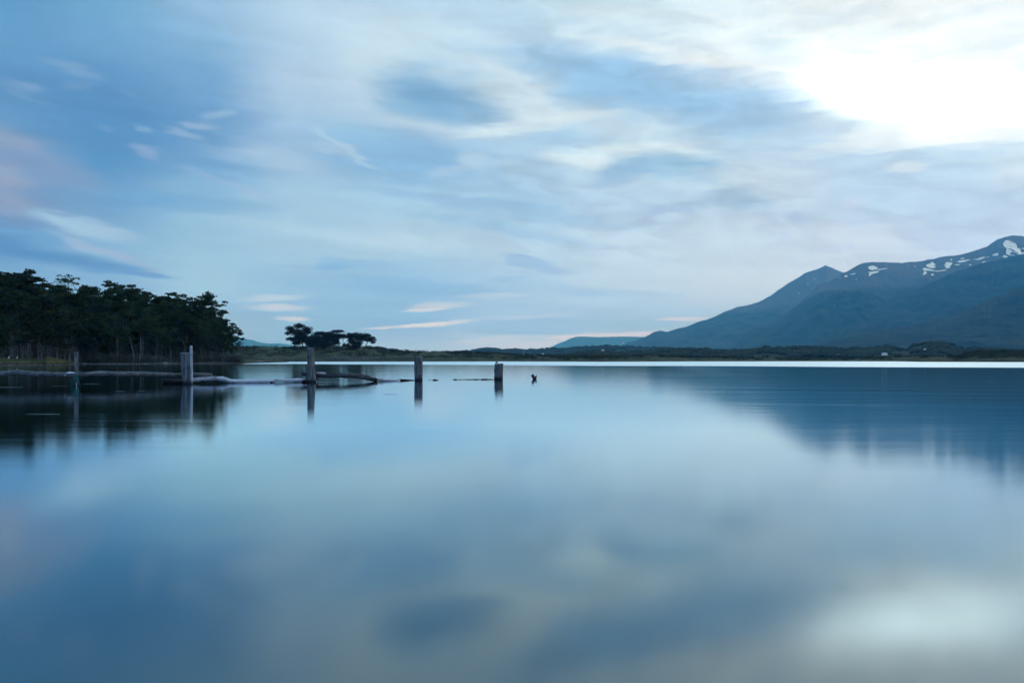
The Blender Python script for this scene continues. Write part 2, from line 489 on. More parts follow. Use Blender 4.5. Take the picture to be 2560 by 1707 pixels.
def leaf_cards(centers, radii, counts, size, rng, tilt=.7, zbias=.25):
    """many small leaf sprays spread through flattened pads"""
    Vs = []
    for c, r, n in zip(centers, radii, counts):
        d = rng.normal(size=(n, 3)); d /= np.linalg.norm(d, axis=1)[:, None]
        rad = rng.uniform(.15, 1, n) ** .5
        p = d * rad[:, None] * np.array(r)
        p[:, 2] += zbias * r[2] * rng.uniform(-1, 1, n)
        p += np.array(c)
        nrm = rng.normal(size=(n, 3)) * tilt; nrm[:, 2] += 1
        nrm /= np.linalg.norm(nrm, axis=1)[:, None]
        u = np.cross(nrm, rng.normal(size=(n, 3))); u /= np.linalg.norm(u, axis=1)[:, None]
        v = np.cross(nrm, u)
        s_ = size * rng.uniform(.55, 1.25, n)[:, None]
        u *= s_; v *= s_ * .55
        q = np.stack([p - u, p - v * .9 + u * .1, p + u, p + v * 1.1 - u * .1], axis=1)
        Vs.append(q.reshape(-1, 3))
    V = np.concatenate(Vs)
    return V, np.arange(len(V)).reshape(-1, 4)

# ------------------------------------------------------------------ materials
def mat(name, build, rough=.9, spec=.2):
    m = bpy.data.materials.new(name); m.use_nodes = True
    t = NT(m.node_tree)
    p = m.node_tree.nodes['Principled BSDF']
    p.inputs['Roughness'].default_value = rough
    p.inputs['Specular IOR Level'].default_value = spec
    build(t, p)
    return m

def pos(t): return t.node('ShaderNodeNewGeometry').outputs['Position']
def objco(t): return t.node('ShaderNodeTexCoord').outputs['Object']

def noisy(c1, c2, scale=1.0, stretch=(1, 1, 1), bump=0.0, bumpd=.02, world_=True, detail=5, lo=.35, hi=.65, rnd=0.0):
    def b(t, p):
        v = pos(t) if world_ else objco(t)
        v = t.vmath('MULTIPLY', v, stretch)
        n = t.noise(v, scale, detail, .6)
        c = t.mix(t.smooth(n, lo, hi), c1, c2)
        if rnd:
            r = t.node('ShaderNodeObjectInfo').outputs['Random']
            c = t.vmath('SCALE', c, s=t.smooth(r, 0, 1, 1 - rnd, 1 + rnd, 'LINEAR'))
        t.put(p.inputs['Base Color'], c)
        if bump:
            bn = t.node('ShaderNodeBump'); bn.inputs['Strength'].default_value = bump; bn.inputs['Distance'].default_value = bumpd
            t.put(bn.inputs['Height'], t.noise(v, scale * 3, 6, .6)); t.l.new(bn.outputs[0], p.inputs['Normal'])
    return b

M = {}
M['foliage'] = mat('beech_foliage', noisy((.014, .034, .016), (.038, .060, .024), .55, bump=0, rnd=.5), .9, .05)
M['foliage_far'] = mat('coast_foliage', noisy((.006, .011, .008), (.016, .023, .013), .4, rnd=.15), .9, .05)
M['bark'] = mat('grey_bark', noisy((.035, .036, .033), (.11, .115, .105), 1.2, (1, 1, .4), .5, .05), .95, .1)
M['bark_pale'] = mat('pale_bark', noisy((.14, .15, .14), (.27, .28, .25), 1.2, (1, 1, .4), .4, .04), .9, .1)
M['stem'] = mat('stem_bark', noisy((.045, .05, .045), (.11, .12, .11), 1.2, (1, 1, .4), .4, .04), .9, .1)
M['bark_dark'] = mat('dark_bark', noisy((.02, .02, .018), (.06, .058, .05), 1.0, (1, 1, .5)), .95, .1)
M['twig'] = mat('grey_twigs', noisy((.05, .06, .06), (.14, .16, .16), .5), .95, .1)
M['shrub'] = mat('grey_shrub', noisy((.025, .035, .028), (.065, .08, .065), .35), .95, .05)
M['scrub'] = mat('scrub_leaves', noisy((.018, .028, .019), (.052, .064, .038), .05, lo=.4, hi=.6), .95, .05)
M['grass'] = mat('shore_grass', noisy((.045, .065, .026), (.11, .125, .05), .12, bump=.6, bumpd=.3), .95, .05)
M['stone'] = mat('shore_stones', noisy((.045, .05, .05), (.22, .23, .225), .7, lo=.45, hi=.75), .9, .2)
M['snow'] = mat('old_snow', noisy((.90, .95, .97), (.95, .97, .98), .01), .7, .2)
M['white_wall'] = mat('white_wall', noisy((.70, .72, .74), (.82, .83, .84), .5), .7, .3)
M['roof'] = mat('pale_roof', noisy((.30, .36, .40), (.44, .49, .52), .6), .5, .4)
M['metal'] = mat('mast_metal', noisy((.10, .11, .12), (.18, .19, .2), 1), .5, .5)
M['white_feather'] = mat('white_feathers', noisy((.75, .76, .76), (.86, .86, .85), 9, world_=False), .8, .2)
M['dark_feather'] = mat('dark_feathers', noisy((.02, .02, .022), (.05, .05, .052), 9, world_=False), .7, .3)
M['beak'] = mat('yellow_horn', noisy((.45, .28, .06), (.55, .34, .08), 6, world_=False), .5, .4)
M['foam'] = mat('foam', noisy((.5, .56, .58), (.75, .78, .80), 3), .6, .3)
M['rope'] = mat('teal_rope', noisy((.005, .06, .055), (.012, .14, .125), 14, (1, 1, 1), .6, .01, world_=False), .7, .2)
M['window'] = mat('dark_window', noisy((.02, .025, .03), (.03, .04, .05), 3), .2, .6)
def emis(name, c, s):
    def b(t, p):
        p.inputs['Base Color'].default_value = (*c, 1)
        p.inputs['Emission Color'].default_value = (*c, 1); p.inputs['Emission Strength'].default_value = s
    return mat(name, b, .4, .4)
M['red_lamp'] = emis('red_lamp_glass', (1, .06, .12), 6)
M['warm_lamp'] = emis('warm_lamp_glass', (1, .55, .22), 9)

def wood(c1, c2, dark, patches=.0, wet=True, gscale=5.0):
    """weathered timber: grain drawn along Z of the piece, stains, darker wet foot near the waterline"""
    def b(t, p):
        v = objco(t)
        g = t.noise(t.vmath('MULTIPLY', v, (gscale * 3, gscale * 3, gscale * .35)), 1.0, 6, .65)
        c = t.mix(t.smooth(g, .3, .7), c1, c2)
        st_ = t.noise(t.vmath('MULTIPLY', v, (3, 3, 1.6)), 1.0, 5, .6)
        c = t.mix(t.smooth(st_, .52, .72, 0, .8), c, dark)
        if patches:
            k = t.noise(v, 7.0, 4, .6); c = t.mix(t.smooth(k, .60, .66, 0, patches), c, dark)
        if wet:
            zz_ = t.sep(pos(t))[2]
            c = t.mix(t.smooth(t.math('MULTIPLY_ADD', st_, .12, zz_), .30, .10, 0, .92), c, (dark[0] * .5, dark[1] * .5, dark[2] * .5))
        t.put(p.inputs['Base Color'], c)
        bn = t.node('ShaderNodeBump'); bn.inputs['Strength'].default_value = .8; bn.inputs['Distance'].default_value = .012
        t.put(bn.inputs['Height'], g); t.l.new(bn.outputs[0], p.inputs['Normal'])
    return b
M['post'] = mat('weathered_post', wood((.034, .042, .045), (.155, .175, .175), (.016, .018, .018), .8), .9, .15)
M['post_cut'] = mat('sawn_top', wood((.16, .17, .165), (.34, .34, .32), (.08, .08, .075), 0, False, 9), .9, .15)
M['pale_wood'] = mat('bleached_wood', wood((.30, .35, .37), (.52, .58, .61), (.10, .085, .075), .3, False), .85, .2)
M['pole'] = mat('silvered_pole', wood((.18, .22, .24), (.42, .47, .50), (.06, .06, .058), .5), .9, .15)
M['log_bark'] = mat('log_bark', wood((.020, .025, .026), (.085, .098, .10), (.022, .022, .020), .3), .95, .1)
M['log_grey'] = mat('grey_log', wood((.042, .053, .056), (.15, .17, .175), (.04, .04, .038), .3), .95, .1)
M['wet_wood'] = mat('wet_wood', wood((.02, .018, .016), (.07, .06, .055), (.012, .011, .010), .3), .6, .3)

# water -------------------------------------------------------------
def water_nodes(t, p):
    P = pos(t); x, y, z = t.sep(P)
    deep = t.mix(t.smooth(t.noise(t.vmath('MULTIPLY', P, (.12, .12, 0)), 1.0, 3, .5), .35, .7), (.002, .024, .038), (.004, .034, .052))
    # wind ruffled belt on the open water, beyond a slanting edge
    edge = t.math('ADD', y, t.math('MULTIPLY', x, .657))
    wob = t.noise(t.vmath('MULTIPLY', P, (.02, .02, 0)), 1.0, 3, .5)
    edge = t.math('ADD', edge, t.smooth(wob, .2, .8, -14, 14, 'LINEAR'))
    ruff = t.smooth(edge, 150, 172)
    ruff = t.math('MULTIPLY', ruff, t.smooth(x, -190, -120))
    # soft bands of slightly rougher water
    b1 = t.noise(t.vmath('MULTIPLY', P, (.03, .25, 0)), 1.0, 4, .6)
    b2 = t.noise(t.vmath('MULTIPLY', P, (.25, 2.4, 0)), 1.0, 4, .6)
    rg = t.smooth(b1, .25, .75, .075, .11, 'LINEAR')
    rg = t.math('ADD', rg, t.smooth(b2, .3, .7, -.015, .015, 'LINEAR'))
    rg = t.math('ADD', rg, t.smooth(t.math('SUBTRACT', x, t.math('MULTIPLY', y, .2)), 0, 8, 0, .022))
    rough_ = t.smooth(ruff, 0, 1, rg, .50, 'LINEAR')
    # long low swell lines and fine ripples
    h1 = t.noise(t.vmath('MULTIPLY', P, (.10, .9, 0)), 1.0, 3, .55)
    h2 = t.noise(t.vmath('MULTIPLY', P, (.6, 4.5, 0)), 1.0, 3, .6)
    windy = t.smooth(t.math('SUBTRACT', x, t.math('MULTIPLY', y, .2)), 0, 12, .25, 1.0)
    hh = t.math('ADD', t.math('MULTIPLY', h1, .003), t.math('MULTIPLY', h2, .0003))
    hh = t.math('MULTIPLY', hh, windy)
    # cat's paws: longer wavelets where the breeze touches the water, right of the middle
    rot = t.comb(t.math('MULTIPLY_ADD', y, .02, t.math('MULTIPLY', x, .055)), t.math('MULTIPLY_ADD', x, .05, t.math('MULTIPLY', y, .42)), 0.0)
    h0 = t.noise(rot, 1.0, 3, .6)
    paws = t.math('MULTIPLY', t.smooth(t.math('SUBTRACT', x, t.math('MULTIPLY', y, .22)), 0, 6), t.smooth(y, 10, 20))
    hh = t.math('ADD', hh, t.math('MULTIPLY', t.math('MULTIPLY', h0, .04), paws))
    bn = t.node('ShaderNodeBump'); bn.inputs['Strength'].default_value = 1.0; bn.inputs['Distance'].default_value = 1.0
    t.put(bn.inputs['Height'], hh)
    body = t.node('ShaderNodeBsdfDiffuse'); t.put(body.inputs['Color'], deep)
    gl = t.node('ShaderNodeBsdfAnisotropic'); gl.distribution = 'BECKMANN'
    t.put(gl.inputs['Color'], (.82, .96, 1.0)); t.put(gl.inputs['Roughness'], rough_); t.l.new(bn.outputs[0], gl.inputs['Normal'])
    fr = t.node('ShaderNodeFresnel'); fr.inputs['IOR'].default_value = 1.33
    mx = t.node('ShaderNodeMixShader'); t.put(mx.inputs[0], t.math('MULTIPLY', t.math('POWER', fr.outputs[0], WATER_POW), 1.6, clamp=True))
    t.l.new(body.outputs[0], mx.inputs[1]); t.l.new(gl.outputs[0], mx.inputs[2])
    t.l.new(mx.outputs[0], t.n['Material Output'].inputs['Surface'])
WATER_POW = .78
M['water'] = mat('sea_water', water_nodes, .15, .5)

# ------------------------------------------------------------------ water and far ground
def sheet(name, x0, x1, y0, y1, z, m):
    me = np_mesh(name, [(x0, y0, z), (x1, y0, z), (x1, y1, z), (x0, y1, z)], [(0, 1, 2, 3)], m)
    return tag(obj(name, me), kind='structure')
tag(sheet('water', -24000, 24000, -200, 28500, 0, M['water']))

def shade_ground(c1, c2, scale, c3=None, h0=0, h1=1, bump=.6, bd=4.0):
    def b(t, p):
        P = pos(t); n = t.noise(P, scale, 6, .62)
        c = t.mix(t.smooth(n, .38, .62), c1, c2)
        if c3:
            z = t.sep(P)[2]
            n2 = t.noise(P, scale * .15, 5, .6)
            zz_ = t.math('MULTIPLY_ADD', n2, (h1 - h0) * 2.0, z)
            c = t.mix(t.smooth(zz_, h0 + (h1 - h0), h1 + (h1 - h0)), c, c3)
        t.put(p.inputs['Base Color'], c)
        bn = t.node('ShaderNodeBump'); bn.inputs['Strength'].default_value = bump; bn.inputs['Distance'].default_value = bd
        t.put(bn.inputs['Height'], t.noise(P, scale * 2, 6, .65)); t.l.new(bn.outputs[0], p.inputs['Normal'])
    return b
M['plain'] = mat('coastal_plain', shade_ground((.04, .055, .03), (.08, .09, .045), .02), .95, .05)
M['hill'] = mat('wooded_hill', shade_ground((.014, .024, .018), (.036, .047, .030), .02), .95, .05)
M['mount'] = mat('mountain_slope', shade_ground((.010, .020, .016), (.036, .052, .040), .0035, (.10, .10, .105), 760, 980, .9, 16), .95, .05)
M['mount_far'] = mat('far_mountain', shade_ground((.014, .024, .020), (.045, .06, .05), .003, (.10, .10, .105), 700, 1000, .9, 18), .95, .05)
M['ridge'] = mat('forested_ridge', shade_ground((.008, .015, .012), (.028, .040, .030), .006, bump=1.0, bd=14), .95, .05)
M['bank'] = mat('scrub_bank', shade_ground((.024, .034, .022), (.062, .072, .042), .06, bump=.6, bd=.6), .95, .05)

tag(sheet('ground', -24000, 24000, 900, 28400, 0.6, M['plain']))

def interp(prof, x):
    xs = [p[0] for p in prof]; ys = [p[1] for p in prof]
    return np.interp(x, xs, ys)

def ridge(name, prof, Dc, D0, Db, m, seed, nx=420, nf=60, nb=14, rough=0.05, foot=.9, power=1.25, gully=.06, x0=None, x1=None, jag=0.0, fine=0.0):
    """hill as real terrain: skyline profile (frame px -> px) at distance Dc, foot at D0, back at Db"""
    vn = VN(seed)
    px = np.linspace(x0 if x0 is not None else prof[0][0], x1 if x1 is not None else prof[-1][0], nx)
    py = interp(prof, px)
    Hc = EYE + (HY - py) / F * Dc
    if jag: Hc = Hc + jag * vn(px * .09, px * 0 + 3, 5, .65)
    t = np.concatenate([np.linspace(0, 1, nf), 1 + np.linspace(0, 1, nb + 1)[1:]])
    PX, TT = np.meshgrid(px, t, indexing='ij')
    HC = np.repeat(Hc[:, None], len(t), 1)
    D = np.where(TT <= 1, D0 + (Dc - D0) * TT, Dc + (Db - Dc) * (TT - 1))
    X = (PX - CX) / F * D
    front = np.clip(TT, 0, 1) ** power
    back = np.clip(2 - TT, 0, 1) ** 1.1
    g = np.where(TT <= 1, front, back)
    L = max(Dc - D0, 1.0)
    nz = vn(X / (L * .11) + 9, D / (L * .45), 7, .6)
    env = np.sin(np.pi * np.clip(TT, 0, 1)) * (TT < 1)
    Z = (foot + (HC - foot) * g) + nz * env * gully * HC
    if fine: Z = Z + fine * vn(X / 40, D / 40, 4, .6) * np.clip(TT * 4, 0, 1)
    # never let the front slope rise above the skyline as seen from the shore
    lim = EYE + (HC - EYE) * D / Dc
    Z = np.where(TT < 1, np.minimum(Z, lim - .003 * np.abs(HC) * (1 - TT)), Z)
    # sink the outer edges below ground so the sides close
    V = np.stack([X, D, Z], -1).reshape(-1, 3)
    n = len(t)
    i, j = np.meshgrid(np.arange(nx - 1), np.arange(n - 1), indexing='ij')
    a = (i * n + j).ravel()
    Fq = np.stack([a, a + n, a + n + 1, a + 1], -1)
    me = np_mesh(name, V, Fq, m, True)
    o = tag(obj(name, me), kind='structure')
    return dict(px=px, t=t, X=X, D=D, Z=Z, o=o)

P_FARHILL = [(1290, 899), (1366, 873.5), (1396, 858), (1413, 852.7), (1422, 847), (1440, 841.5), (1456, 841), (1496, 842.4), (1537, 841.4), (1570, 841), (1610, 842.4), (1700, 850), (1900, 860), (2300, 880)]
P_FARLEFT = [(300, 880), (480, 862), (560, 838), (592, 840), (606, 846), (631.6, 849.5), (651, 856), (672, 859), (700, 858), (732, 863), (800, 868), (900, 874), (1050, 896)]
P_LEFTMT = [(1400, 905), (1480, 890), (1540, 869), (1555, 866), (1562, 860), (1571.6, 854), (1590, 851), (1609, 843), (1621, 837), (1637, 829), (1651, 826.6), (1670, 829), (1695, 820.8), (1712, 818), (1735, 809), (1754, 802), (1777, 796), (1801, 784.5), (1819, 776), (1838, 769), (1871, 762), (1897, 755), (1913, 746), (1929, 736.6), (1948, 723.7), (1978, 704), (2000, 690.5), (2010, 684), (2028.6, 676.7), (2038, 674), (2050, 670), (2064, 663), (2081, 670.7), (2095, 676.7), (2112, 682), (2200, 706), (2400, 740), (2800, 780), (3400, 860)]
P_MAIN = [(1600, 896), (1750, 878), (1801, 866), (1836, 852), (1859, 833.6), (1887, 815), (1929, 805.5), (1964, 784.5), (2000, 757), (2020, 736), (2047, 712), (2071, 703), (2112, 682), (2134, 669), (2155, 658), (2181, 655), (2214, 655), (2250, 657), (2274, 655), (2298, 653), (2333, 647.6), (2371, 639), (2386, 640), (2424, 630), (2452, 622), (2469, 616), (2482, 606), (2493, 599), (2508, 594), (2524, 589), (2552, 589), (2575, 594), (2650, 612), (2760, 600), (2900, 640), (3100, 690), (3500, 760), (4200, 860)]
P_RA = [(1850, 896), (1980, 868), (2060, 830), (2130, 790), (2200, 752), (2290, 722), (2352, 696), (2371, 686), (2405, 673), (2452, 660), (2500, 648), (2560, 634), (2650, 628), (2800, 660), (3100, 720), (3600, 800), (4200, 880)]
P_RB = [(1900, 893), (2000, 872), (2047, 862), (2107, 845), (2167, 830), (2238, 820), (2286, 812), (2333, 800), (2381, 788.6), (2440, 762), (2476, 748), (2524, 727), (2560, 712), (2650, 690), (2800, 700), (3100, 740), (3600, 810), (4400, 885)]
P_WOODFAR = [(700, 892), (1000, 886), (1120, 882), (1166, 879), (1190, 875), (1212.6, 872), (1234, 872.5), (1255, 876), (1282, 873.5), (1308, 876.7), (1340, 875), (1361, 873.5), (1425, 871.4), (1448, 869.7), (1489, 867.6), (1516, 866.5), (1553, 867.6), (1590, 869), (1640, 870), (1760, 876), (1900, 878), (2200, 878), (2600, 876), (3200, 880), (4000, 886)]
P_WOODNEAR = [(1330, 897), (1400, 890), (1450, 885), (1490, 880), (1515, 880), (1540, 884), (1567, 882.6), (1614, 881), (1649, 877), (1702, 874.5), (1766, 873.5), (1801, 877), (1824, 879), (1859, 873), (1894, 867.5), (1941, 868), (2000, 869.5), (2036, 871), (2107, 873.5), (2178, 872), (2198, 869), (2219, 867), (2238, 870), (2257, 874), (2266, 878), (2276, 872), (2286, 864.5), (2321, 858), (2345, 859), (2381, 864), (2417, 870), (2464, 874), (2524, 877), (2560, 879), (2800, 872), (3200, 880), (3900, 890)]
P_BANK = [(430, 880), (520, 870), (566, 869), (598, 867.5), (680, 868), (725, 869), (787, 866.5), (840, 866), (908, 869), (944, 870.5), (961, 874), (993, 876), (1025, 878), (1072, 880.5), (1100, 880.5), (1159, 881.5), (1244, 884.5), (1276, 887.5), (1319, 888.5), (1383, 890.5), (1450, 892), (1500, 891.5), (1567, 892), (1600, 889), (1640, 888.2), (1680, 892), (1740, 895), (1790, 893.5), (1860, 896), (2000, 897), (2120, 897), (2250, 893), (2300, 890.5), (2345, 891), (2393, 893), (2415, 886), (2440, 881.5), (2500, 880.5), (2560, 880), (2700, 876), (3000, 880), (3600, 888)]

rF = ridge('far_mountain', P_FARHILL, 26000, 22000, 28300, M['mount_far'], 3, nx=260, nf=30)
rL = ridge('distant_range', P_FARLEFT, 26500, 23500, 28300, M['mount_far'], 4, nx=200, nf=24, gully=.03)
rM1 = ridge('mountain_left', P_LEFTMT, 12500, 7600, 14500, M['mount_far'], 5, nx=700, nf=120, gully=.16, jag=14, power=1.15)
rM2 = ridge('mountain_main', P_MAIN, 9500, 5600, 12300, M['mount'], 6, nx=900, nf=150, gully=.17, jag=12, power=1.1)
rA = ridge('mountain_shoulder', P_RA, 7600, 4400, 9000, M['ridge'], 7, nx=700, nf=110, gully=.15, jag=12, power=1.15, fine=10)
rB = ridge('mountain_foothill', P_RB, 5000, 2900, 6500, M['ridge'], 8, nx=700, nf=110, gully=.16, jag=10, power=1.2, fine=8)
rW = ridge('wooded_hill_far', P_WOODFAR, 3400, 2300, 4300, M['hill'], 9, nx=700, nf=50, jag=3, fine=2)
rN = ridge('wooded_hill_near', P_WOODNEAR, 1500, 1000, 2100, M['hill'], 10, nx=700, nf=60, jag=1.2, fine=1.2)

def ridge_at(r, px, D):
    """height of a ridge mesh at (px, D)"""
    i = np.interp(px, r['px'], np.arange(len(r['px']))); i0 = int(i)
    Dr = r['D'][i0]; return float(np.interp(D, Dr, r['Z'][i0]))

# far shore bank, with its own winding shoreline
def shoreline(px):
    return np.interp(px, [430, 560, 720, 1000, 1280, 1500, 1800, 2000, 2240, 2300, 2560, 3600], [400, 440, 482, 482, 540, 450, 560, 585, 560, 420, 372, 300])
vb = VN(21)
def bank_grid():
    nx, nt = 900, 70
    px = np.linspace(430, 3600, nx); py = interp(P_BANK, px)
    Ds = shoreline(px) + 6 * vb(px * .03, px * 0, 4)
    Dc = Ds + 120
    Hc = EYE + (HY - py) / F * Dc
    t = np.concatenate([np.linspace(-.08, 1, nt - 12), np.linspace(1.1, 3.6, 12)])
    PX, TT = np.meshgrid(px, t, indexing='ij')
    D = Ds[:, None] + 120 * TT
    X = (PX - CX) / F * D
    HC = Hc[:, None]
    g = np.where(TT < 0, TT * 6, np.where(TT <= 1, (1 - (1 - np.clip(TT, 0, 1)) ** 2.0) * .75 + .25 * np.clip(TT, 0, 1) ** .3, 1 - .22 * (TT - 1)))
    Z = HC * np.clip(g, -1, 1.2) + .35 * vb(X / 9, D / 9, 4) * np.clip(TT * 3, 0, 1)
    return px, t, X, D, Z, Ds, nx, len(t)
bpx, bt, bX, bD, bZ, bDs, bnx, bnt = bank_grid()
def grid_obj(name, X, D, Z, m, smooth=True):
    nx, n = X.shape
    V = np.stack([X, D, Z], -1).reshape(-1, 3)
    i, j = np.meshgrid(np.arange(nx - 1), np.arange(n - 1), indexing='ij')
    a = (i * n + j).ravel()
    return tag(obj(name, np_mesh(name, V, np.stack([a, a + n, a + n + 1, a + 1], -1), m, smooth)), kind='structure')
grid_obj('far_shore', bX, bD, bZ, M['bank'])
def bank_z(px, t):
    i = min(int(np.interp(px, bpx, np.arange(bnx))), bnx - 1)
    return float(np.interp(t, bt, bZ[i])), float(bDs[i] + 120 * t)

# left headland
vl = VN(33)
def head_shore(px):
    return np.interp(px, [-1400, -400, 0, 120, 175, 186, 320, 455, 560, 600, 661, 716, 722], [120, 128, 138, 150, 162, 178, 182, 197, 212, 220, 285, 352, 420])
def head_h(px, d):
    """height at distance d behind the water's edge"""
    px = np.asarray(px, float); d = np.asarray(d, float)
    grassy = np.clip((190 - px) / 20, 0, 1)
    spit = np.clip((px - 500) / 160, 0, 1)
    step = .45 * grassy * np.clip((d - 3) / 1.2, 0, 1) + .25 * np.clip((px - 470) / 40, 0, 1) * np.clip((d - 4) / 1.5, 0, 1) * (1 - np.clip((px - 690) / 26, 0, 1))
    z = -1.2 + np.clip((d + 10) / 10, 0, 1) * 1.2 + .05 * np.clip(d, 0, 4)
    rise = np.interp(d, [0, 4, 14, 34, 70, 200], [0, .1, .75, 1.35, 2.2, 3.0])
    z = z + step + rise * (1 - .82 * spit * np.clip(1, 0, 1)) + .85 * grassy * np.clip((d - 3) / 15, 0, 1) ** .8
    return z
def head_grid():
    nx = 520
    px = np.concatenate([np.linspace(-1400, -60, 90), np.linspace(-55, 722, nx - 90)])
    Ds = head_shore(px) + 2.2 * vl(px * .05, px * 0, 4)
    d = np.concatenate([np.linspace(-10, 0, 6), np.linspace(.5, 12, 24), np.linspace(13, 60, 40), np.linspace(66, 220, 30)])
    taper = np.clip((722 - px) / 150, .03, 1)
    DD = np.where(d[None, :] > 0, d[None, :] * taper[:, None] ** .8, d[None, :])
    D = Ds[:, None] + DD
    X = (px[:, None] - CX) / F * D
    Z = head_h(np.repeat(px[:, None], len(d), 1), DD)
    Z = Z + (.10 * vl(X / 1.7, D / 1.7, 3) + .18 * vl(X / 7, D / 7, 3)) * np.clip(DD / 6, 0, 1)
    Z = np.where(DD < -.1, Z, Z)
    return px, d, X, D, Z, Ds, DD
hpx, hd, hX, hD, hZ, hDs, hDD = head_grid()
def head_nodes(t, p):
    P = pos(t); x, y, z = t.sep(P)
    n = t.noise(P, .12, 6, .6); n2 = t.noise(P, 1.6, 5, .65); n3 = t.noise(P, .5, 5, .65)
    g = t.mix(t.smooth(n, .38, .62), (.030, .044, .020), (.066, .080, .036))
    g = t.mix(t.smooth(n2, .4, .7, 0, .6), g, (.05, .05, .03))
    stones = t.mix(t.smooth(n2, .35, .65), (.022, .024, .024), (.085, .088, .085))
    earth = t.mix(n2, (.022, .018, .014), (.05, .04, .03))
    litter = t.mix(n3, (.03, .03, .02), (.07, .07, .045))
    zz_ = t.math('MULTIPLY_ADD', n3, .5, z)
    right = t.smooth(t.math('DIVIDE', x, y), -.648, -.636)
    c = t.mix(t.math('MULTIPLY', right, t.smooth(zz_, 1.1, 1.5)), g, litter)
    low = t.smooth(zz_, .95, .55)
    c = t.mix(low, c, t.mix(right, earth, stones))
    t.put(p.inputs['Base Color'], c)
    bn = t.node('ShaderNodeBump'); bn.inputs['Strength'].default_value = .8; bn.inputs['Distance'].default_value = .15
    t.put(bn.inputs['Height'], n2); t.l.new(bn.outputs[0], p.inputs['Normal'])
M['head'] = mat('headland_ground', head_nodes, .95, .05)
grid_obj('headland', hX, hD, hZ, M['head'])
def head_at(px, d):
    """ground point d metres behind the water's edge on the headland"""
    i = min(int(np.interp(px, hpx, np.arange(len(hpx)))), len(hpx) - 1)
    z = float(np.interp(d, hDD[i], hZ[i])); D = hDs[i] + d
    return ((px - CX) / F * D, D, z)

# ------------------------------------------------------------------ snow fields on the mountain
Z6 = lambda x, y: (2000 + x / 4.2, 560 + y / 4.2)
SNOW = [
 [(710,455),(740,440),(760,436),(800,450),(818,465),(810,478),(780,480),(750,485),(725,475)],
 [(712,505),(760,500),(830,492),(820,510),(770,520),(745,530),(735,545),(718,540),(735,518)],
 [(818,475),(870,468),(925,465),(900,472),(850,480),(822,486)],
 [(465,545),(485,538),(500,545),(495,556),(470,558)],
 [(520,528),(560,518),(590,516),(570,527),(530,533)],
 [(403,562),(420,560),(424,566),(408,568)],
 [(1325,430),(1345,420),(1370,415),(1378,398),(1400,405),(1424,428),(1405,440),(1430,450),(1420,460),(1370,462),(1340,450),(1322,440)],
 [(1285,470),(1320,460),(1345,475),(1420,488),(1425,494),(1370,490),(1330,486),(1298,488)],
 [(1300,510),(1310,495),(1325,498),(1334,515),(1320,527),(1288,537)],
 [(1372,532),(1395,522),(1408,528),(1398,540),(1380,540)],
 [(1420,496),(1470,488),(1520,482),(1548,478),(1530,488),(1470,498),(1425,503)],
 [(1508,432),(1530,425),(1525,408),(1545,400),(1600,408),(1590,430),(1572,440),(1578,458),(1550,464),(1522,458),(1530,445)],
 [(1577,372),(1590,368),(1603,375),(1590,382)],
 [(1645,396),(1690,382),(1720,378),(1790,374),(1775,382),(1735,388),(1728,400),(1680,404)],
 [(1622,430),(1655,422),(1685,424),(1665,433),(1630,436)],
 [(1680,360),(1705,358),(1735,354),(1715,364),(1690,368)],
 [(1775,426),(1790,420),(1802,428),(1785,433)],
 [(1815,372),(1860,366),(1900,350),(1950,346),(1935,358),(1890,374),(1850,376)],
 [(1910,402),(1935,392),(1955,390),(1938,402),(1915,408)],
 [(1955,348),(2000,340),(1985,346),(1960,351)],
 [(2015,328),(2045,312),(2085,302),(2078,335),(2045,330),(2025,335)],
 [(2125,348),(2135,330),(2155,328),(2190,350),(2160,354)],
 [(2135,205),(2150,175),(2190,166),(2210,182),(2250,195),(2275,220),(2280,255),(2315,255),(2310,270),(2280,275),(2262,280),(2255,295),(2290,308),(2345,300),(2370,290),(2375,318),(2340,325),(2280,335),(2200,330),(2165,315),(2162,290),(2172,262),(2155,245),(2140,230)],
 [(2320,258),(2360,250),(2400,252),(2380,262),(2340,264)],
 [(1125,433),(1138,430),(1146,435),(1132,438)],
 [(1195,444),(1215,441),(1224,447),(1205,449)],
 [(583,578),(592,574),(597,580),(588,584)],
]
SNOWL = [[(145,574),(152,570),(158,576),(150,581)], [(74,632),(84,630),(86,638),(77,640)], [(-25,728),(-8,716),(-4,724),(-18,735)], [(150,482),(185,466),(192,470),(160,486)]]
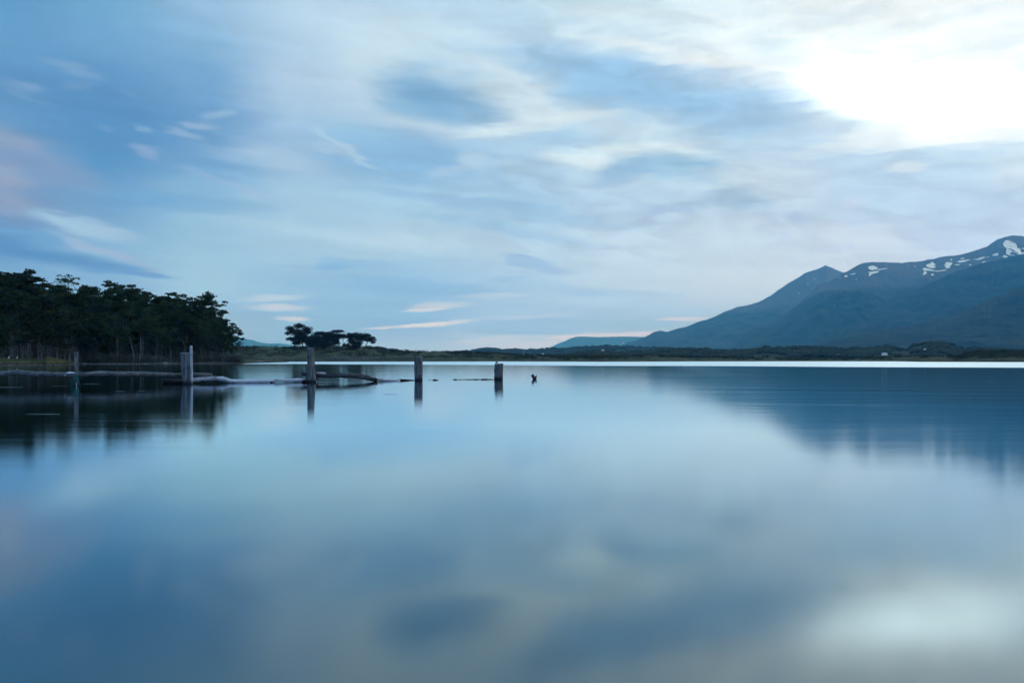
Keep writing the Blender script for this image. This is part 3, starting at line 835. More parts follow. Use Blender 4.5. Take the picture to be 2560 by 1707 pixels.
def drape(r, Dc, D0, poly, name, idx):
    """snow lying on the slope: an outline with thickness that follows the terrain mesh"""
    pts = np.array([Z6(*p) for p in poly])
    # densify and roughen the outline
    rnd = random.Random(idx); out_ = []
    for k in range(len(pts)):
        a, b = pts[k], pts[(k + 1) % len(pts)]
        n = max(1, int(np.linalg.norm(b - a) / 1.1))
        for q in range(n):
            p_ = a + (b - a) * q / n
            out_.append(p_ + np.array([rnd.uniform(-.9, .9), rnd.uniform(-.45, .45)]))
    def place(px, py, lift):
        i = np.interp(px, r['px'], np.arange(len(r['px']))); i0 = min(int(i), len(r['px']) - 2); f_ = i - i0
        D_ = r['D'][i0] * (1 - f_) + r['D'][i0 + 1] * f_; Z_ = r['Z'][i0] * (1 - f_) + r['Z'][i0 + 1] * f_
        k = int(np.argmax(r['t'] >= 1)) + 1
        yy = HY - (Z_[:k] - EYE) / D_[:k] * F
        yy = np.minimum.accumulate(yy)
        dd = np.interp(-py, -yy, D_[:k]); zz_ = np.interp(dd, D_[:k], Z_[:k])
        dd -= lift
        return ((px - CX) / F * dd, dd, EYE + (HY - py) / F * dd)
    import bmesh
    bm = bmesh.new()
    top = [bm.verts.new(place(p_[0], p_[1], 34)) for p_ in out_]
    low = [bm.verts.new(place(p_[0], p_[1], -10)) for p_ in out_]
    try: f0 = bm.faces.new(top[::-1])
    except ValueError: f0 = None
    n = len(top)
    for k in range(n): bm.faces.new((top[k], top[(k + 1) % n], low[(k + 1) % n], low[k]))
    if f0: bmesh.ops.triangulate(bm, faces=[f0])
    bmesh.ops.recalc_face_normals(bm, faces=bm.faces)
    me = bpy.data.meshes.new(name); bm.to_mesh(me); bm.free(); me.materials.append(M['snow'])
    return obj(name, me, r['o'])
for i_, poly in enumerate(SNOW): drape(rM2, 9500, 5600, poly, 'snow_patch', i_)
for i_, poly in enumerate(SNOWL): drape(rM1, 12500, 7600, poly, 'snow_patch', 50 + i_)

# ------------------------------------------------------------------ tree building
def make_tree(seed, H=17.0, crown0=.38, spread=4.6, stems=2, pads=46, dens=80, leafsize=.26, flat=.42, open_=0.0, lean=0.0, dome=False):
    rng = np.random.default_rng(seed); rnd = random.Random(seed)
    tb = Build(); tw = Build(); tips = []
    for s_ in range(stems):
        a = rnd.uniform(0, 6.28); off = .0 if stems == 1 else rnd.uniform(.3, .9)
        bx, by = math.cos(a) * off, math.sin(a) * off
        top = Vector((bx * 2.2 + rnd.uniform(-.8, .8) + lean * H, by * 2.2 + rnd.uniform(-.8, .8), H * rnd.uniform(.82, .95)))
        path, rad = [], []
        n = 9
        r0 = rnd.uniform(.20, .32) * H / 17
        for k in range(n):
            f_ = k / (n - 1)
            w = math.sin(f_ * 5 + a) * .45
            path.append((bx + (top.x - bx) * f_ ** 1.3 + w * f_, by + (top.y - by) * f_ + math.cos(f_ * 4 + a) * .35 * f_, -.5 + (top.z + .5) * f_))
            rad.append(r0 * (1 - f_ * .82) * (1.35 if k == 0 else 1))
        tb.tube(path, rad, 7, cap=False)
        nl = int(10 * (1 if stems > 1 else 1.6))
        for q in range(nl):
            f_ = crown0 * .8 + (1 - crown0 * .8) * (q + rnd.random()) / nl
            i = f_ * (n - 1); i0 = min(int(i), n - 2); g = i - i0
            st_ = Vector(path[i0]).lerp(Vector(path[i0 + 1]), g)
            ang = rnd.uniform(0, 6.28)
            prof = math.sin(min(1, max(0, (f_ - crown0 * .7) / (1 - crown0 * .7))) * math.pi * .82 + .35)
            L = spread * (.35 + .75 * max(prof, .15)) * rnd.uniform(.7, 1.1)
            end = st_ + Vector((math.cos(ang) * L, math.sin(ang) * L, L * rnd.uniform(.15, .6)))
            mid = st_.lerp(end, .5) + Vector((rnd.uniform(-.3, .3), rnd.uniform(-.3, .3), L * .10))
            tb.tube([st_, mid, end], [.09 * (1.3 - f_), .06 * (1.3 - f_), .02], 5, cap=False)
            tips += [(end, L), (mid.lerp(end, .5) + Vector((rnd.uniform(-1, 1), rnd.uniform(-1, 1), rnd.uniform(0, .6))), L * .8)]
            for _ in range(2):
                sub = mid.lerp(end, rnd.uniform(.1, 1.0)); e3 = sub + Vector((rnd.uniform(-1.4, 1.4), rnd.uniform(-1.4, 1.4), rnd.uniform(-.3, 1.5)))
                tb.tube([sub, e3], [.03, .012], 4, cap=False); tips.append((e3, L * .5))
        for _ in range(5): tips.append((Vector(path[-1]) + Vector((rnd.uniform(-1.1, 1.1), rnd.uniform(-1.1, 1.1), rnd.uniform(-.6, 1.3))), 1.0))
    # bare twiggy sprays lower down
    for q in range(10):
        f_ = rnd.uniform(.22, .62); a = rnd.uniform(0, 6.28); L = rnd.uniform(1.2, 3.2)
        st_ = Vector((lean * H * f_, 0, H * f_))
        e = st_ + Vector((math.cos(a) * L, math.sin(a) * L, rnd.uniform(-.2, 1.0)))
        tw.tube([st_, st_.lerp(e, .5) + Vector((0, 0, .3)), e], [.045, .03, .012], 4, cap=False)
        for k in range(5):
            b_ = st_.lerp(e, rnd.uniform(.35, 1)); e2 = b_ + Vector((rnd.uniform(-1, 1), rnd.uniform(-1, 1), rnd.uniform(-.2, .9)))
            tw.tube([b_, e2], [.022, .008], 3, cap=False)
    rnd.shuffle(tips)
    tips = tips[:pads * 2]
    cs, rs, ns = [], [], []
    for (p_, L) in tips:
        if p_.z < H * crown0 * .85: continue
        w = rnd.uniform(.5, 1.25) * (.75 + .08 * L)
        if dome: w *= 1.3
        cs.append(tuple(p_)); rs.append((w, w * rnd.uniform(.75, 1.1), w * flat)); ns.append(int(dens * 1.25 * w * w * (1 - open_)))
        # smaller satellites break the pad's outline
        for k in range(4):
            aa = rnd.uniform(0, 6.28); rr = w * rnd.uniform(.8, 1.5); w2 = w * rnd.uniform(.18, .4)
            cs.append((p_.x + math.cos(aa) * rr, p_.y + math.sin(aa) * rr, p_.z + rnd.uniform(-.3, .35) * w)); rs.append((w2, w2, w2 * .5)); ns.append(int(dens * .9 * w2 * w2) + 4)
    if dome:
        cs.append((0, 0, H * .78)); rs.append((spread * .85, spread * .85, H * .2)); ns.append(3200)
    V, Fq = leaf_cards(cs, rs, ns, leafsize, rng)
    crown = np_mesh('crown', V, Fq, M['foliage'])
    return tb.mesh('trunk', M['bark'], True), crown, tw.mesh('bare_branches', M['twig'])

def plant(protos, name, loc, scale, rz, label, group=None, trunk_mat=None, twigs=True):
    e = empty(name, loc, rz); e.scale = scale
    tag(e, label, 'tree', group)
    tr = obj('trunk', protos[0], e); obj('crown', protos[1], e)
    if twigs and protos[2] is not None: obj('bare_branches', protos[2], e)['kind'] = 'stuff'
    return e

PROT = [make_tree(101, 17, .32, 4.4, 2, 46, 85), make_tree(102, 17, .28, 4.8, 3, 54, 80), make_tree(103, 17, .34, 4.2, 1, 40, 90),
        make_tree(104, 17, .34, 5.0, 2, 50, 85, flat=.26), make_tree(105, 17, .30, 4.6, 3, 50, 80), make_tree(106, 17, .30, 4.5, 2, 52, 90)]
THIN = make_tree(120, 17, .62, 2.6, 1, 15, 26, .24, .35, .35)
DOME = make_tree(121, 17, .5, 4.2, 1, 30, 110, .24, .5, dome=True)
SKY = [(-60, 690), (0, 690), (19, 676), (54, 675), (103, 692), (152, 696), (201, 722), (253, 722), (288, 716), (326, 716), (351, 719), (381, 730), (408, 728), (435, 727), (462, 732), (509, 735), (525, 757), (545, 770), (569, 792), (580, 806), (599, 817), (607, 835)]
GW = 'trees of the wood on the left shore'
rw = random.Random(7)
def wood_tree(px, d, toppy, idx, label, proto=None, wide=1.0, rz=None):
    x, y, z = head_at(px, d)
    Hh = (HY - toppy) / F * y + EYE - z
    s_ = Hh / 17.6
    sx = wide * min(max(s_, .55), 1.25)
    return plant(proto or PROT[idx % 6], 'beech_tree', (x, y, z - .2), (sx, sx, s_), rz if rz is not None else rw.uniform(0, 6.28), label, GW)
# trees that make the skyline, left to right
skyl = [
 (-52, 682, 'tall tree cut by the left frame edge, highest of the wood'),
 (22, 676, 'tall flat topped tree with a frayed crown, first from the left on the skyline'),
 (52, 674, 'tall tree beside the flat topped one at the far left of the wood'),
 (103, 692, 'broad tree with drooping shoulder left of the thin airy tree'),
 (140, 698, 'spiky topped tree just left of the thin airy tree'),
 (262, 722, 'tree with a small tuft, right beside the round domed tree'),
 (290, 716, 'flat topped tree in the middle of the wood skyline'),
 (312, 706, 'tree with a spiky top poking out of the middle of the wood'),
 (350, 719, 'broad dark tree right of the spiky topped middle tree'),
 (378, 730, 'lower tree in a dip of the skyline right of the middle'),
 (408, 727, 'tree with layered crown left of the dark umbrella shaped tree'),
 (437, 727, 'dark umbrella shaped tree, sky glinting through on both sides'),
 (480, 735, 'tree with wide tiers of foliage near the right end of the wood'),
 (508, 735, 'tallest layered tree at the right shoulder of the wood'),
 (540, 765, 'slim tree with a ragged top stepping down at the right shoulder'),
 (572, 796, 'small crowned tree leaning out below the right shoulder'),
]
for i_, (px, tp, lab) in enumerate(skyl):
    wood_tree(px, 34 + (i_ * 7) % 13 if px < 520 else 22, tp, i_, lab, wide=1.0 if px < 520 else .68)
x, y, z = head_at(177, 38); Hh = (HY - 672) / F * y + EYE - z
plant(THIN, 'beech_tree', (x, y, z - .2), (Hh / 17.4,) * 3, 1.0, 'thin airy tree standing above the wood, sky showing through its few leaf sprays', GW)
x, y, z = head_at(229, 40); Hh = (HY - 709) / F * y + EYE - z
plant(DOME, 'beech_tree', (x, y, z - .2), (Hh / 18.0,) * 3, 2.0, 'round domed dark tree rising from the wood beside the airy one', GW)
x, y, z = head_at(590, 12); Hh = (HY - 812) / F * y + EYE - z
plant(PROT[5], 'beech_tree', (x, y, z - .2), (.52, .52, Hh / 17.6), .4, 'rightmost tree of the wood, its crown overhanging the low spit', GW)
ORD = 'first second third fourth fifth sixth seventh eighth ninth tenth eleventh twelfth thirteenth fourteenth fifteenth sixteenth'.split()
# the body of the wood
for row, (d, low, n) in enumerate(((9, .52, 16), (14, .68, 17), (20, .80, 17), (26, .90, 17), (31, .96, 16))):
    for k in range(n):
        px = -75 + (k + rw.uniform(.15, .85)) / n * 650
        if px > 575: continue
        sk = float(np.interp(px, [p[0] for p in SKY], [p[1] for p in SKY]))
        base = 893
        tp = base - (base - sk) * low * rw.uniform(.88, 1.04)
        if px > 520: tp = max(tp, sk + 14)
        lab = 'dark front tree of the left wood, %s in its row from the left' % ORD[k] if row == 0 else 'dark leafy tree packed in the body of the left wood'
        wood_tree(px, d + rw.uniform(-2, 2), tp, rw.randrange(6), lab, wide=rw.uniform(.85, 1.1) * (1 if px < 500 else .7))

# pale leaning trunks at the wood's edge
def pale_trunk(px0, py0, px1, py1, d, r, label):
    x0, y0, z0 = head_at(px0, d)
    z1 = EYE + (HY - py1) / F * y0; x1 = (px1 - CX) / F * y0
    b = Build(); n = 7; path = []
    for k in range(n):
        f_ = k / (n - 1); path.append((x0 + (x1 - x0) * f_ + .25 * math.sin(f_ * 4), y0 - .4 * f_, z0 - .3 + (z1 - z0 + .3) * f_))
    b.tube(path, [r * (1.3 - .7 * k / (n - 1)) for k in range(n)], 7)
    o_ = Vector(path[0])
    b.V = [(v[0] - o_.x, v[1] - o_.y, v[2] - o_.z) for v in b.V]
    e = empty('dead_tree', o_); tag(e, label, 'dead tree', 'dead stems at the edge of the wood')
    obj('trunk', b.mesh('trunk', M['stem'], True), e)
    rnd = random.Random(int(px0))
    for q in range(5):
        t = Build()
        f_ = rnd.uniform(.5, 1); p_ = Vector(path[int(f_ * (n - 1))]) - o_
        e2 = p_ + Vector((rnd.uniform(-1.3, 1.3), rnd.uniform(-.5, .5), rnd.uniform(.4, 1.6)))
        t.tube([p_, p_.lerp(e2, .5) + Vector((.1, 0, .1)), e2], [r * .35, r * .25, r * .1], 5)
        obj('branch', t.mesh('branch', M['stem'], True), e)
pale_trunk(333, 885, 328, 842, 5, .16, 'pale bare stem standing upright at the wood edge, left of the leaning one')
pale_trunk(346, 887, 355, 841, 4.5, .17, 'pale bare stem leaning right at the wood edge')
pale_trunk(290, 880, 296, 845, 6, .12, 'thin grey stem in the dark of the wood, left of the pale pair')
pale_trunk(460, 880, 462, 850, 6, .13, 'thin upright stem in the dark wood right of the thick stump')
# arched fallen branch
x0, y0, z0 = head_at(367, 4)
S_ = y0 / F
b = Build(); b.tube([(0, 0, -.2), (.5, 0, 1.0), (1.6, .1, 1.75), (3.2, .2, 1.85), (4.8, .2, 1.6), (5.9, .1, 1.1)], [.11, .10, .09, .08, .06, .03], 6)
for k in range(9):
    a = 1.0 + k * .55; b.tube([(a, .1, 1.5), (a + .1, 0, .9), (a + random.Random(k).uniform(-.3, .3), 0, .05)], [.03, .025, .012], 4)
fb = obj('fallen_branch', b.mesh('fallen_branch', M['twig'], True)); fb.location = (x0, y0, z0)
tag(fb, 'grey fallen branch arching over the shore between the stump and the pale stems', 'branch')

# undergrowth below the trees (ground cover nobody could count)
rng = np.random.default_rng(5)
cs, rs, ns = [], [], []
for k in range(760):
    px = rng.uniform(-70, 600); d = rng.uniform(5, 15) if px > 180 else rng.uniform(10, 19)
    if px > 560: d = rng.uniform(4, 8)
    x, y, z = head_at(px, d)
    w = rng.uniform(.7, 2.1); cs.append((x, y, z + w * .45)); rs.append((w, w, w * rng.uniform(.6, 1.1))); ns.append(int(55 * w * w))
V, Fq = leaf_cards(cs, rs, ns, .17, rng, 1.4)
tag(obj('undergrowth', np_mesh('undergrowth', V, Fq, M['shrub'])), 'low grey green undergrowth along the foot of the wood', 'undergrowth', kind='stuff')
cs, rs, ns = [], [], []
for k in range(420):
    px = rng.uniform(-80, 560); d = rng.uniform(34, 48); x, y, z = head_at(px, d)
    w = rng.uniform(1.5, 3.0); cs.append((x, y, z + rng.uniform(.5, 5.0))); rs.append((w, w, w * .9)); ns.append(int(34 * w * w))
V, Fq = leaf_cards(cs, rs, ns, .30, rng, 1.4)
tag(obj('thicket', np_mesh('thicket', V, Fq, M['foliage'])), 'dark thicket closing the view between the trunks', 'thicket', kind='stuff')
# thin upright suckers between the trunks
b = Build(); rnd = random.Random(11)
for k in range(260):
    px = rnd.uniform(-60, 590); x, y, z = head_at(px, rnd.uniform(5, 14)); h_ = rnd.uniform(2.0, 5.5)
    b.tube([(x, y, z - .2), (x + rnd.uniform(-.4, .4), y, z + h_ * .5), (x + rnd.uniform(-.9, .9), y, z + h_)], [.05, .035, .015], 4, cap=False)
tag(obj('saplings', b.mesh('saplings', M['twig'])), 'crowded thin grey stems and saplings under the wood', 'saplings', kind='stuff')

# stones along the headland shore
def stones(fn, n, smin, smax, seed, name, label):
    rng = np.random.default_rng(seed)
    base = np.array([(1, 0, 0), (-1, 0, 0), (0, 1, 0), (0, -1, 0), (0, 0, 1), (0, 0, -1)], float)
    faces = np.array([(0, 2, 4), (2, 1, 4), (1, 3, 4), (3, 0, 4), (2, 0, 5), (1, 2, 5), (3, 1, 5), (0, 3, 5)])
    Vs, Fs = [], []
    for k in range(n):
        c, sc_ = fn(rng)
        s_ = rng.uniform(smin, smax) * sc_
        a = rng.uniform(0, 6.28); R = np.array([[math.cos(a), -math.sin(a), 0], [math.sin(a), math.cos(a), 0], [0, 0, 1]])
        v = (base * rng.uniform(.6, 1.2, (6, 3)) * np.array([1.2, .8, .55]) * s_) @ R.T + np.array(c)
        v += rng.normal(size=v.shape) * s_ * .08
        Vs.append(v); Fs.append(faces + 6 * k)
    me = np_mesh(name, np.concatenate(Vs), np.concatenate(Fs), M['stone'], False)
    return tag(obj(name, me), label, 'stones', kind='stuff')
def f1(rng):
    px = rng.uniform(180, 715); d = abs(rng.normal(0, 2.2)) * (1 if px < 600 else .5)
    return head_at(px, d), 1.0
stones(f1, 3600, .05, .19, 3, 'shore_stones', 'grey stones and pebbles along the waterline below the wood')
def f1b(rng):
    px = rng.uniform(-60, 180); return head_at(px, rng.uniform(0, 3)), 1.0
stones(f1b, 500, .06, .2, 4, 'bank_stones', 'scattered stones under the grass bank at the left')
def f2(rng):
    px = rng.uniform(560, 1500); z, D = bank_z(px, abs(rng.normal(0, .03))); return ((px - CX) / F * D, D, z), 1.0
stones(f2, 1600, .12, .45, 5, 'far_shore_stones', 'thin line of stones along the far shore')
def f3(rng):
    px = rng.normal(870, 34); z, D = bank_z(px, abs(rng.normal(0.02, .06))); return ((px - CX) / F * D, D, z), 1.0
stones(f3, 500, .2, .9, 6, 'rubble', 'rocky rubble below the group of three trees')
def f4(rng):
    px = rng.uniform(1835, 1885); return ((px - CX) / F * 552, 552 + rng.uniform(-3, 3), .05), 1.0
stones(f4, 120, .3, .8, 7, 'rocks_in_water', 'low rocks breaking the water off the far shore')

# turf lip: dark eroded edge of the spit
b = Build(); pts = []; 
for px in np.linspace(470, 690, 26):
    x, y, z = head_at(px, 4.0 if px < 600 else 2.0); pts.append((x, y, z + .12))
b.tube(pts, [.22 + .06 * fbm(k * .7, 0, 3) for k in range(len(pts))], 6)
lip = obj('turf_lip', b.mesh('turf_lip', M['bark_dark'], True))
tag(lip, 'long dark eroded turf lip running along the spit right of the wood', 'log')
# pale driftwood on the shores
def drift(px, d, L, r, ang, label):
    x, y, z = head_at(px, d)
    b = Build(); b.tube([(-L / 2, 0, r * .6), (-L * .1, .05, r * 1.4), (L / 2, 0, r * .6)], [r, r * .9, r * .4], 6)
    o = obj('driftwood', b.mesh('driftwood', M['pale_wood'], True)); o.location = (x, y, z); o.rotation_euler.z = ang
    tag(o, label, 'driftwood')
drift(650, 5, 4.2, .16, .1, 'pale driftwood log on the far end of the spit')
drift(212, 2, 1.6, .08, -.2, 'short white stick on the stones right of the square post')
drift(415, 3, 1.4, .10, .6, 'pale driftwood piece on the stones left of the thick stump')

# ------------------------------------------------------------------ three trees on the far shore
def coast_tree(px, t, base_w, stems, pads, label, seed, name='windswept_tree'):
    """pads: (px, py, half width px, half height px)"""
    z, D = bank_z(px, t); x = (px - CX) / F * D
    rnd = random.Random(seed); rng = np.random.default_rng(seed)
    k = D / F
    def W(qx, qy, dy=0): return ((qx - px) * k, dy, EYE + (HY - qy) * k - z)
    e = empty(name, (x, D, z)); tag(e, label, 'tree', 'windswept trees on the far shore')
    b = Build()
    for st_ in stems:
        path = [W(qx, qy) for qx, qy in st_]; path[0] = (path[0][0], 0, -.5)
        n = len(path); b.tube(path, [base_w * (1 - .7 * i / (n - 1)) for i in range(n)], 6)
    tops = [W(*st_[-1]) for st_ in stems]
    cs, rs, ns = [], [], []
    for (qx, qy, hw, hh) in pads:
        for rep in range(3):
            dy = rnd.uniform(-3.5, 3.5); c = W(qx + rnd.uniform(-2, 2), qy + rnd.uniform(-1.5, 1.5), dy)
            cs.append(c); rs.append((hw * k * .95, hw * k * .9, hh * k * .9)); ns.append(int(16 * hw * hh * .5))
            for s2 in range(9):
                a = rnd.uniform(0, 6.28); q_ = rnd.uniform(.8, 1.2); u_ = rnd.uniform(.10, .26)
                cs.append((c[0] + math.cos(a) * hw * k * q_, c[1] + rnd.uniform(-1, 1), c[2] + math.sin(a) * hh * k * q_)); rs.append((hw * k * u_, hw * k * u_, hh * k * u_)); ns.append(int(hw * 5 * u_) + 3)
        tp = min(tops, key=lambda q: (q[0] - W(qx, qy)[0]) ** 2 + (q[2] - W(qx, qy)[2]) ** 2)
        c0 = W(qx, qy); b.tube([tp, ((tp[0] + c0[0]) / 2, 0, (tp[2] + c0[2]) / 2 + .4), c0], [.22, .15, .06], 5)
    obj('trunk', b.mesh('trunk', M['bark_dark'], True), e)
    V, Fq = leaf_cards(cs, rs, ns, .34, rng)
    obj('crown', np_mesh('crown', V, Fq, M['foliage_far']), e)
Q = lambda x, y: (640 + x / 3.36, 440 + y / 3.36)
def pq(*a): q = Q(a[0], a[1]); return (q[0], q[1], a[2] / 3.36, a[3] / 3.36)
coast_tree(737, .55, .45, [[Q(320, 1440), Q(318, 1400), Q(300, 1370)], [Q(400, 1450), Q(390, 1400), Q(370, 1330), Q(360, 1290)]],
    [pq(370, 1262, 45, 20), pq(290, 1285, 36, 22), pq(430, 1290, 36, 22), pq(340, 1310, 60, 24), pq(440, 1315, 32, 16), pq(275, 1320, 18, 14), pq(280, 1368, 34, 12), pq(350, 1370, 55, 28), pq(420, 1375, 60, 34), pq(390, 1345, 60, 26), pq(340, 1400, 40, 18), pq(450, 1410, 40, 24)],
    'tallest far shore tree, leftmost of the three, with an open rounded crown', 31)
coast_tree(830, .5, .55, [[Q(655, 1490), Q(650, 1440), Q(640, 1390), Q(600, 1350)], [Q(560, 1450), Q(560, 1400), Q(560, 1360)]],
    [pq(540, 1325, 55, 18), pq(610, 1330, 60, 22), pq(690, 1308, 50, 12), pq(500, 1360, 45, 30), pq(570, 1370, 60, 34), pq(640, 1365, 60, 34), pq(690, 1345, 45, 26), pq(730, 1340, 30, 14), pq(520, 1405, 60, 26), pq(600, 1415, 55, 24), pq(670, 1400, 40, 26), pq(745, 1355, 26, 8), pq(480, 1400, 40, 24)],
    'middle far shore tree of the three, long dark crown on a stout trunk', 32)
coast_tree(862, .5, .42, [[Q(725, 1500), Q(728, 1450), Q(745, 1400), Q(790, 1360)], [Q(850, 1450), Q(860, 1410), Q(885, 1375), Q(900, 1350)], [Q(905, 1440), Q(930, 1410), Q(945, 1385), Q(960, 1370)], [Q(722, 1490), Q(735, 1430), Q(730, 1385), Q(745, 1345)]],
    [pq(800, 1345, 36, 22), pq(850, 1340, 55, 20), pq(920, 1340, 45, 18), pq(965, 1365, 36, 20), pq(870, 1365, 60, 24), pq(800, 1385, 32, 28), pq(850, 1400, 45, 22), pq(785, 1325, 16, 6), pq(985, 1395, 20, 8), pq(940, 1380, 36, 14), pq(830, 1430, 45, 18), pq(800, 1465, 45, 24), pq(760, 1420, 30, 12)],
    'umbrella shaped far shore tree, rightmost of the three', 33)
# dead pale branches below them
z, D = bank_z(882, .12)
b = Build()
for k in range(7):
    rr = random.Random(k + 40); b.tube([(0, 0, 0), (rr.uniform(-1, 3), 0, rr.uniform(.5, 2)), (rr.uniform(1, 5), 0, rr.uniform(1, 3.4))], [.14, .09, .04], 5)
o = obj('fallen_branch', b.mesh('fallen_branch', M['bark_pale'], True)); o.location = ((882 - CX) / F * D, D, z)
tag(o, 'pale dead branches on the bank below the umbrella shaped tree', 'branch')

# ------------------------------------------------------------------ scrub on the far bank, distant woods
rng = np.random.default_rng(8)
cs, rs, ns = [], [], []
for k in range(4200):
    px = rng.uniform(480, 2700); t_ = rng.uniform(.06, 1.05) ** .8
    if px > 1500 and px < 2380 and rng.random() < .6: continue
    dens_ = vb(px * .012, t_ * 2.2 + 5, 3)
    if dens_ < -.1 and t_ < .9: continue
    z, D = bank_z(px, t_); w = rng.uniform(.9, 2.3) * (1.15 if px > 900 else .9)
    cs.append(((px - CX) / F * D, D, z + w * .25)); rs.append((w * 1.3, w, w * .55)); ns.append(int(10 * w * w) + 6)
V, Fq = leaf_cards(cs, rs, ns, .42, rng, 1.2)
tag(obj('scrub', np_mesh('scrub', V, Fq, M['scrub'])), 'low grey green scrub covering the far shore', 'scrub', kind='stuff')

def far_wood(r, n, hmin, hmax, x0, x1, tmin, tmax, seed, name, label, thr=-1):
    rng = np.random.default_rng(seed); vn = VN(seed + 1)
    ico = [(0, 0, 1)] + [(math.cos(a) * .9, math.sin(a) * .9, .35) for a in np.linspace(0, 2 * np.pi, 6)[:-1]] + [(math.cos(a + .6) * .8, math.sin(a + .6) * .8, -.5) for a in np.linspace(0, 2 * np.pi, 6)[:-1]]
    ico = np.array(ico)
    fc = [(0, 1 + k, 1 + (k + 1) % 5) for k in range(5)] + [(1 + k, 6 + k, 1 + (k + 1) % 5) for k in range(5)] + [(1 + (k + 1) % 5, 6 + k, 6 + (k + 1) % 5) for k in range(5)]
    fc = np.array(fc); Vs, Fs = [], []; c = 0
    for k in range(n):
        px = rng.uniform(x0, x1); t_ = rng.uniform(tmin, tmax)
        if vn(px * .02, t_ * 3, 3) < thr: continue
        i = int(np.interp(px, r['px'], np.arange(len(r['px']))))
        j = min(int(np.interp(t_, r['t'], np.arange(len(r['t'])))), len(r['t']) - 1)
        D, Z = r['D'][i, j], r['Z'][i, j]; h_ = rng.uniform(hmin, hmax)
        v = ico * rng.uniform(.7, 1.2, (11, 1)) * np.array([h_ * .75, h_ * .75, h_ * .5]) + np.array([(px - CX) / F * D, D, Z + h_ * .25])
        Vs.append(v); Fs.append(fc + 11 * c); c += 1
    return tag(obj(name, np_mesh(name, np.concatenate(Vs), np.concatenate(Fs), M['hill'], False)), label, 'woods', kind='stuff')
far_wood(rN, 9000, 4, 9, 1380, 2750, .25, 1.05, 51, 'near_woods', 'dark woods covering the low hills behind the far shore', -.25)
far_wood(rW, 7000, 7, 15, 1000, 2400, .3, 1.05, 52, 'far_woods', 'hazy woods on the hills below the mountains', -.4)

# ------------------------------------------------------------------ small far buildings, masts, lamps
def house(px, D, z, w, dpt, h, roofh, label, name='house', wallm='white_wall', roofm='roof', lamp=False):
    x = (px - CX) / F * D
    e = empty(name, (x, D, z)); tag(e, label, 'house')
    b = Build(); b.box((0, 0, h / 2), (w / 2, dpt / 2, h / 2)); obj('wall', b.mesh('wall', M[wallm]), e)
    ov = .3
    V = [(-w / 2 - ov, -dpt / 2 - ov, h), (w / 2 + ov, -dpt / 2 - ov, h), (w / 2 + ov, dpt / 2 + ov, h), (-w / 2 - ov, dpt / 2 + ov, h), (-w / 2 - ov, 0, h + roofh), (w / 2 + ov, 0, h + roofh)]
    V += [(v[0], v[1], v[2] + .15) for v in V]
    Fc = [(6, 7, 11, 10), (8, 9, 10, 11), (0, 1, 7, 6), (2, 3, 9, 8), (0, 4, 5, 1), (3, 2, 5, 4), (0, 6, 10, 4), (3, 4, 10, 9), (1, 5, 11, 7), (2, 8, 11, 5)]
    obj('roof', np_mesh('roof', V, Fc, M[roofm]), e)
    for sx in (-.25, .25):
        b = Build(); b.box((sx * w, -dpt / 2 - .02, h * .55), (w * .07, .04, h * .17)); obj('window', b.mesh('window', M['window']), e)
    if lamp:
        b = Build(); b.box((w * .42, -dpt / 2 - .5, h * .28), (.8, .3, .8)); obj('lamp', b.mesh('lamp', M['warm_lamp']), e)
    return e
house(1507, 1440, ridge_at(rN, 1507, 1440) - .5, 5.2, 6, 5.0, 2.6, 'white gabled building with a warm lamp glowing at its foot, on the low hill', lamp=True)
zz = EYE + (HY - 888.3) / F * 1100
house(2211, 1100, zz, 7.0, 5, 2.6, 1.6, 'white cottage with a pale roof in front of the dark trees at right')
house(2315, 1250, EYE + (HY - 876) / F * 1250, 7.5, 5, 2.0, 1.2, 'pale roofed hut high among the dark trees at right')
house(1357, 760, EYE + (HY - 888) / F * 760, 2.2, 2, 1.2, .9, 'small pale blue roofed shed behind the far shore, left of the far hill', name='shed')
# cottage and hut stand on terraces of turf
for (px, D, py, w) in ((2211, 1100, 888.3, 13), (2315, 1250, 876, 12), (1357, 760, 888, 9)):
    zt = EYE + (HY - py) / F * D
    b = Build(); b.tube([((px - CX) / F * D, D + 2, -1), ((px - CX) / F * D, D + 2, zt + .05)], [w * 1.9, w], 14)
    o = obj('knoll', b.mesh('knoll', M['plain'], True)); tag(o, kind='structure')
def mast(px, D, y0, y1, label, lamps, m='metal', w=.5):
    x = (px - CX) / F * D; z0 = EYE + (HY - y0) / F * D; z1 = EYE + (HY - y1) / F * D
    e = empty('mast', (x, D, z0 - 4)); tag(e, label, 'mast')
    H_ = z1 - z0 + 4; b = Build()
    for a in (0, 2.09, 4.19):
        b.tube([(math.cos(a) * w, math.sin(a) * w, 0), (math.cos(a) * w * .5, math.sin(a) * w * .5, H_)], [.16, .12], 4)
    obj('lattice', b.mesh('lattice', M[m]), e)
    b = Build(); n = 10
    for k in range(n):
        for a, a2 in ((0, 2.09), (2.09, 4.19), (4.19, 0)):
            f0, f1_ = k / n, (k + 1) / n; r0, r1 = w * (1 - .5 * f0), w * (1 - .5 * f1_)
            b.tube([(math.cos(a) * r0, math.sin(a) * r0, f0 * H_), (math.cos(a2) * r1, math.sin(a2) * r1, f1_ * H_)], [.06, .06], 3)
    obj('bracing', b.mesh('bracing', M[m]), e)
    for ly in lamps:
        z_ = EYE + (HY - ly) / F * D - (z0 - 4)
        V, Fc = tube([(0, -w - .6, z_ - 1.2), (0, -w - .6, z_ - .5), (0, -w - .6, z_ + .5), (0, -w - .6, z_ + 1.2)], [.5, 1.3, 1.3, .5], 8)
        obj('lamp', np_mesh('lamp', V, Fc, M['red_lamp'], True), e)
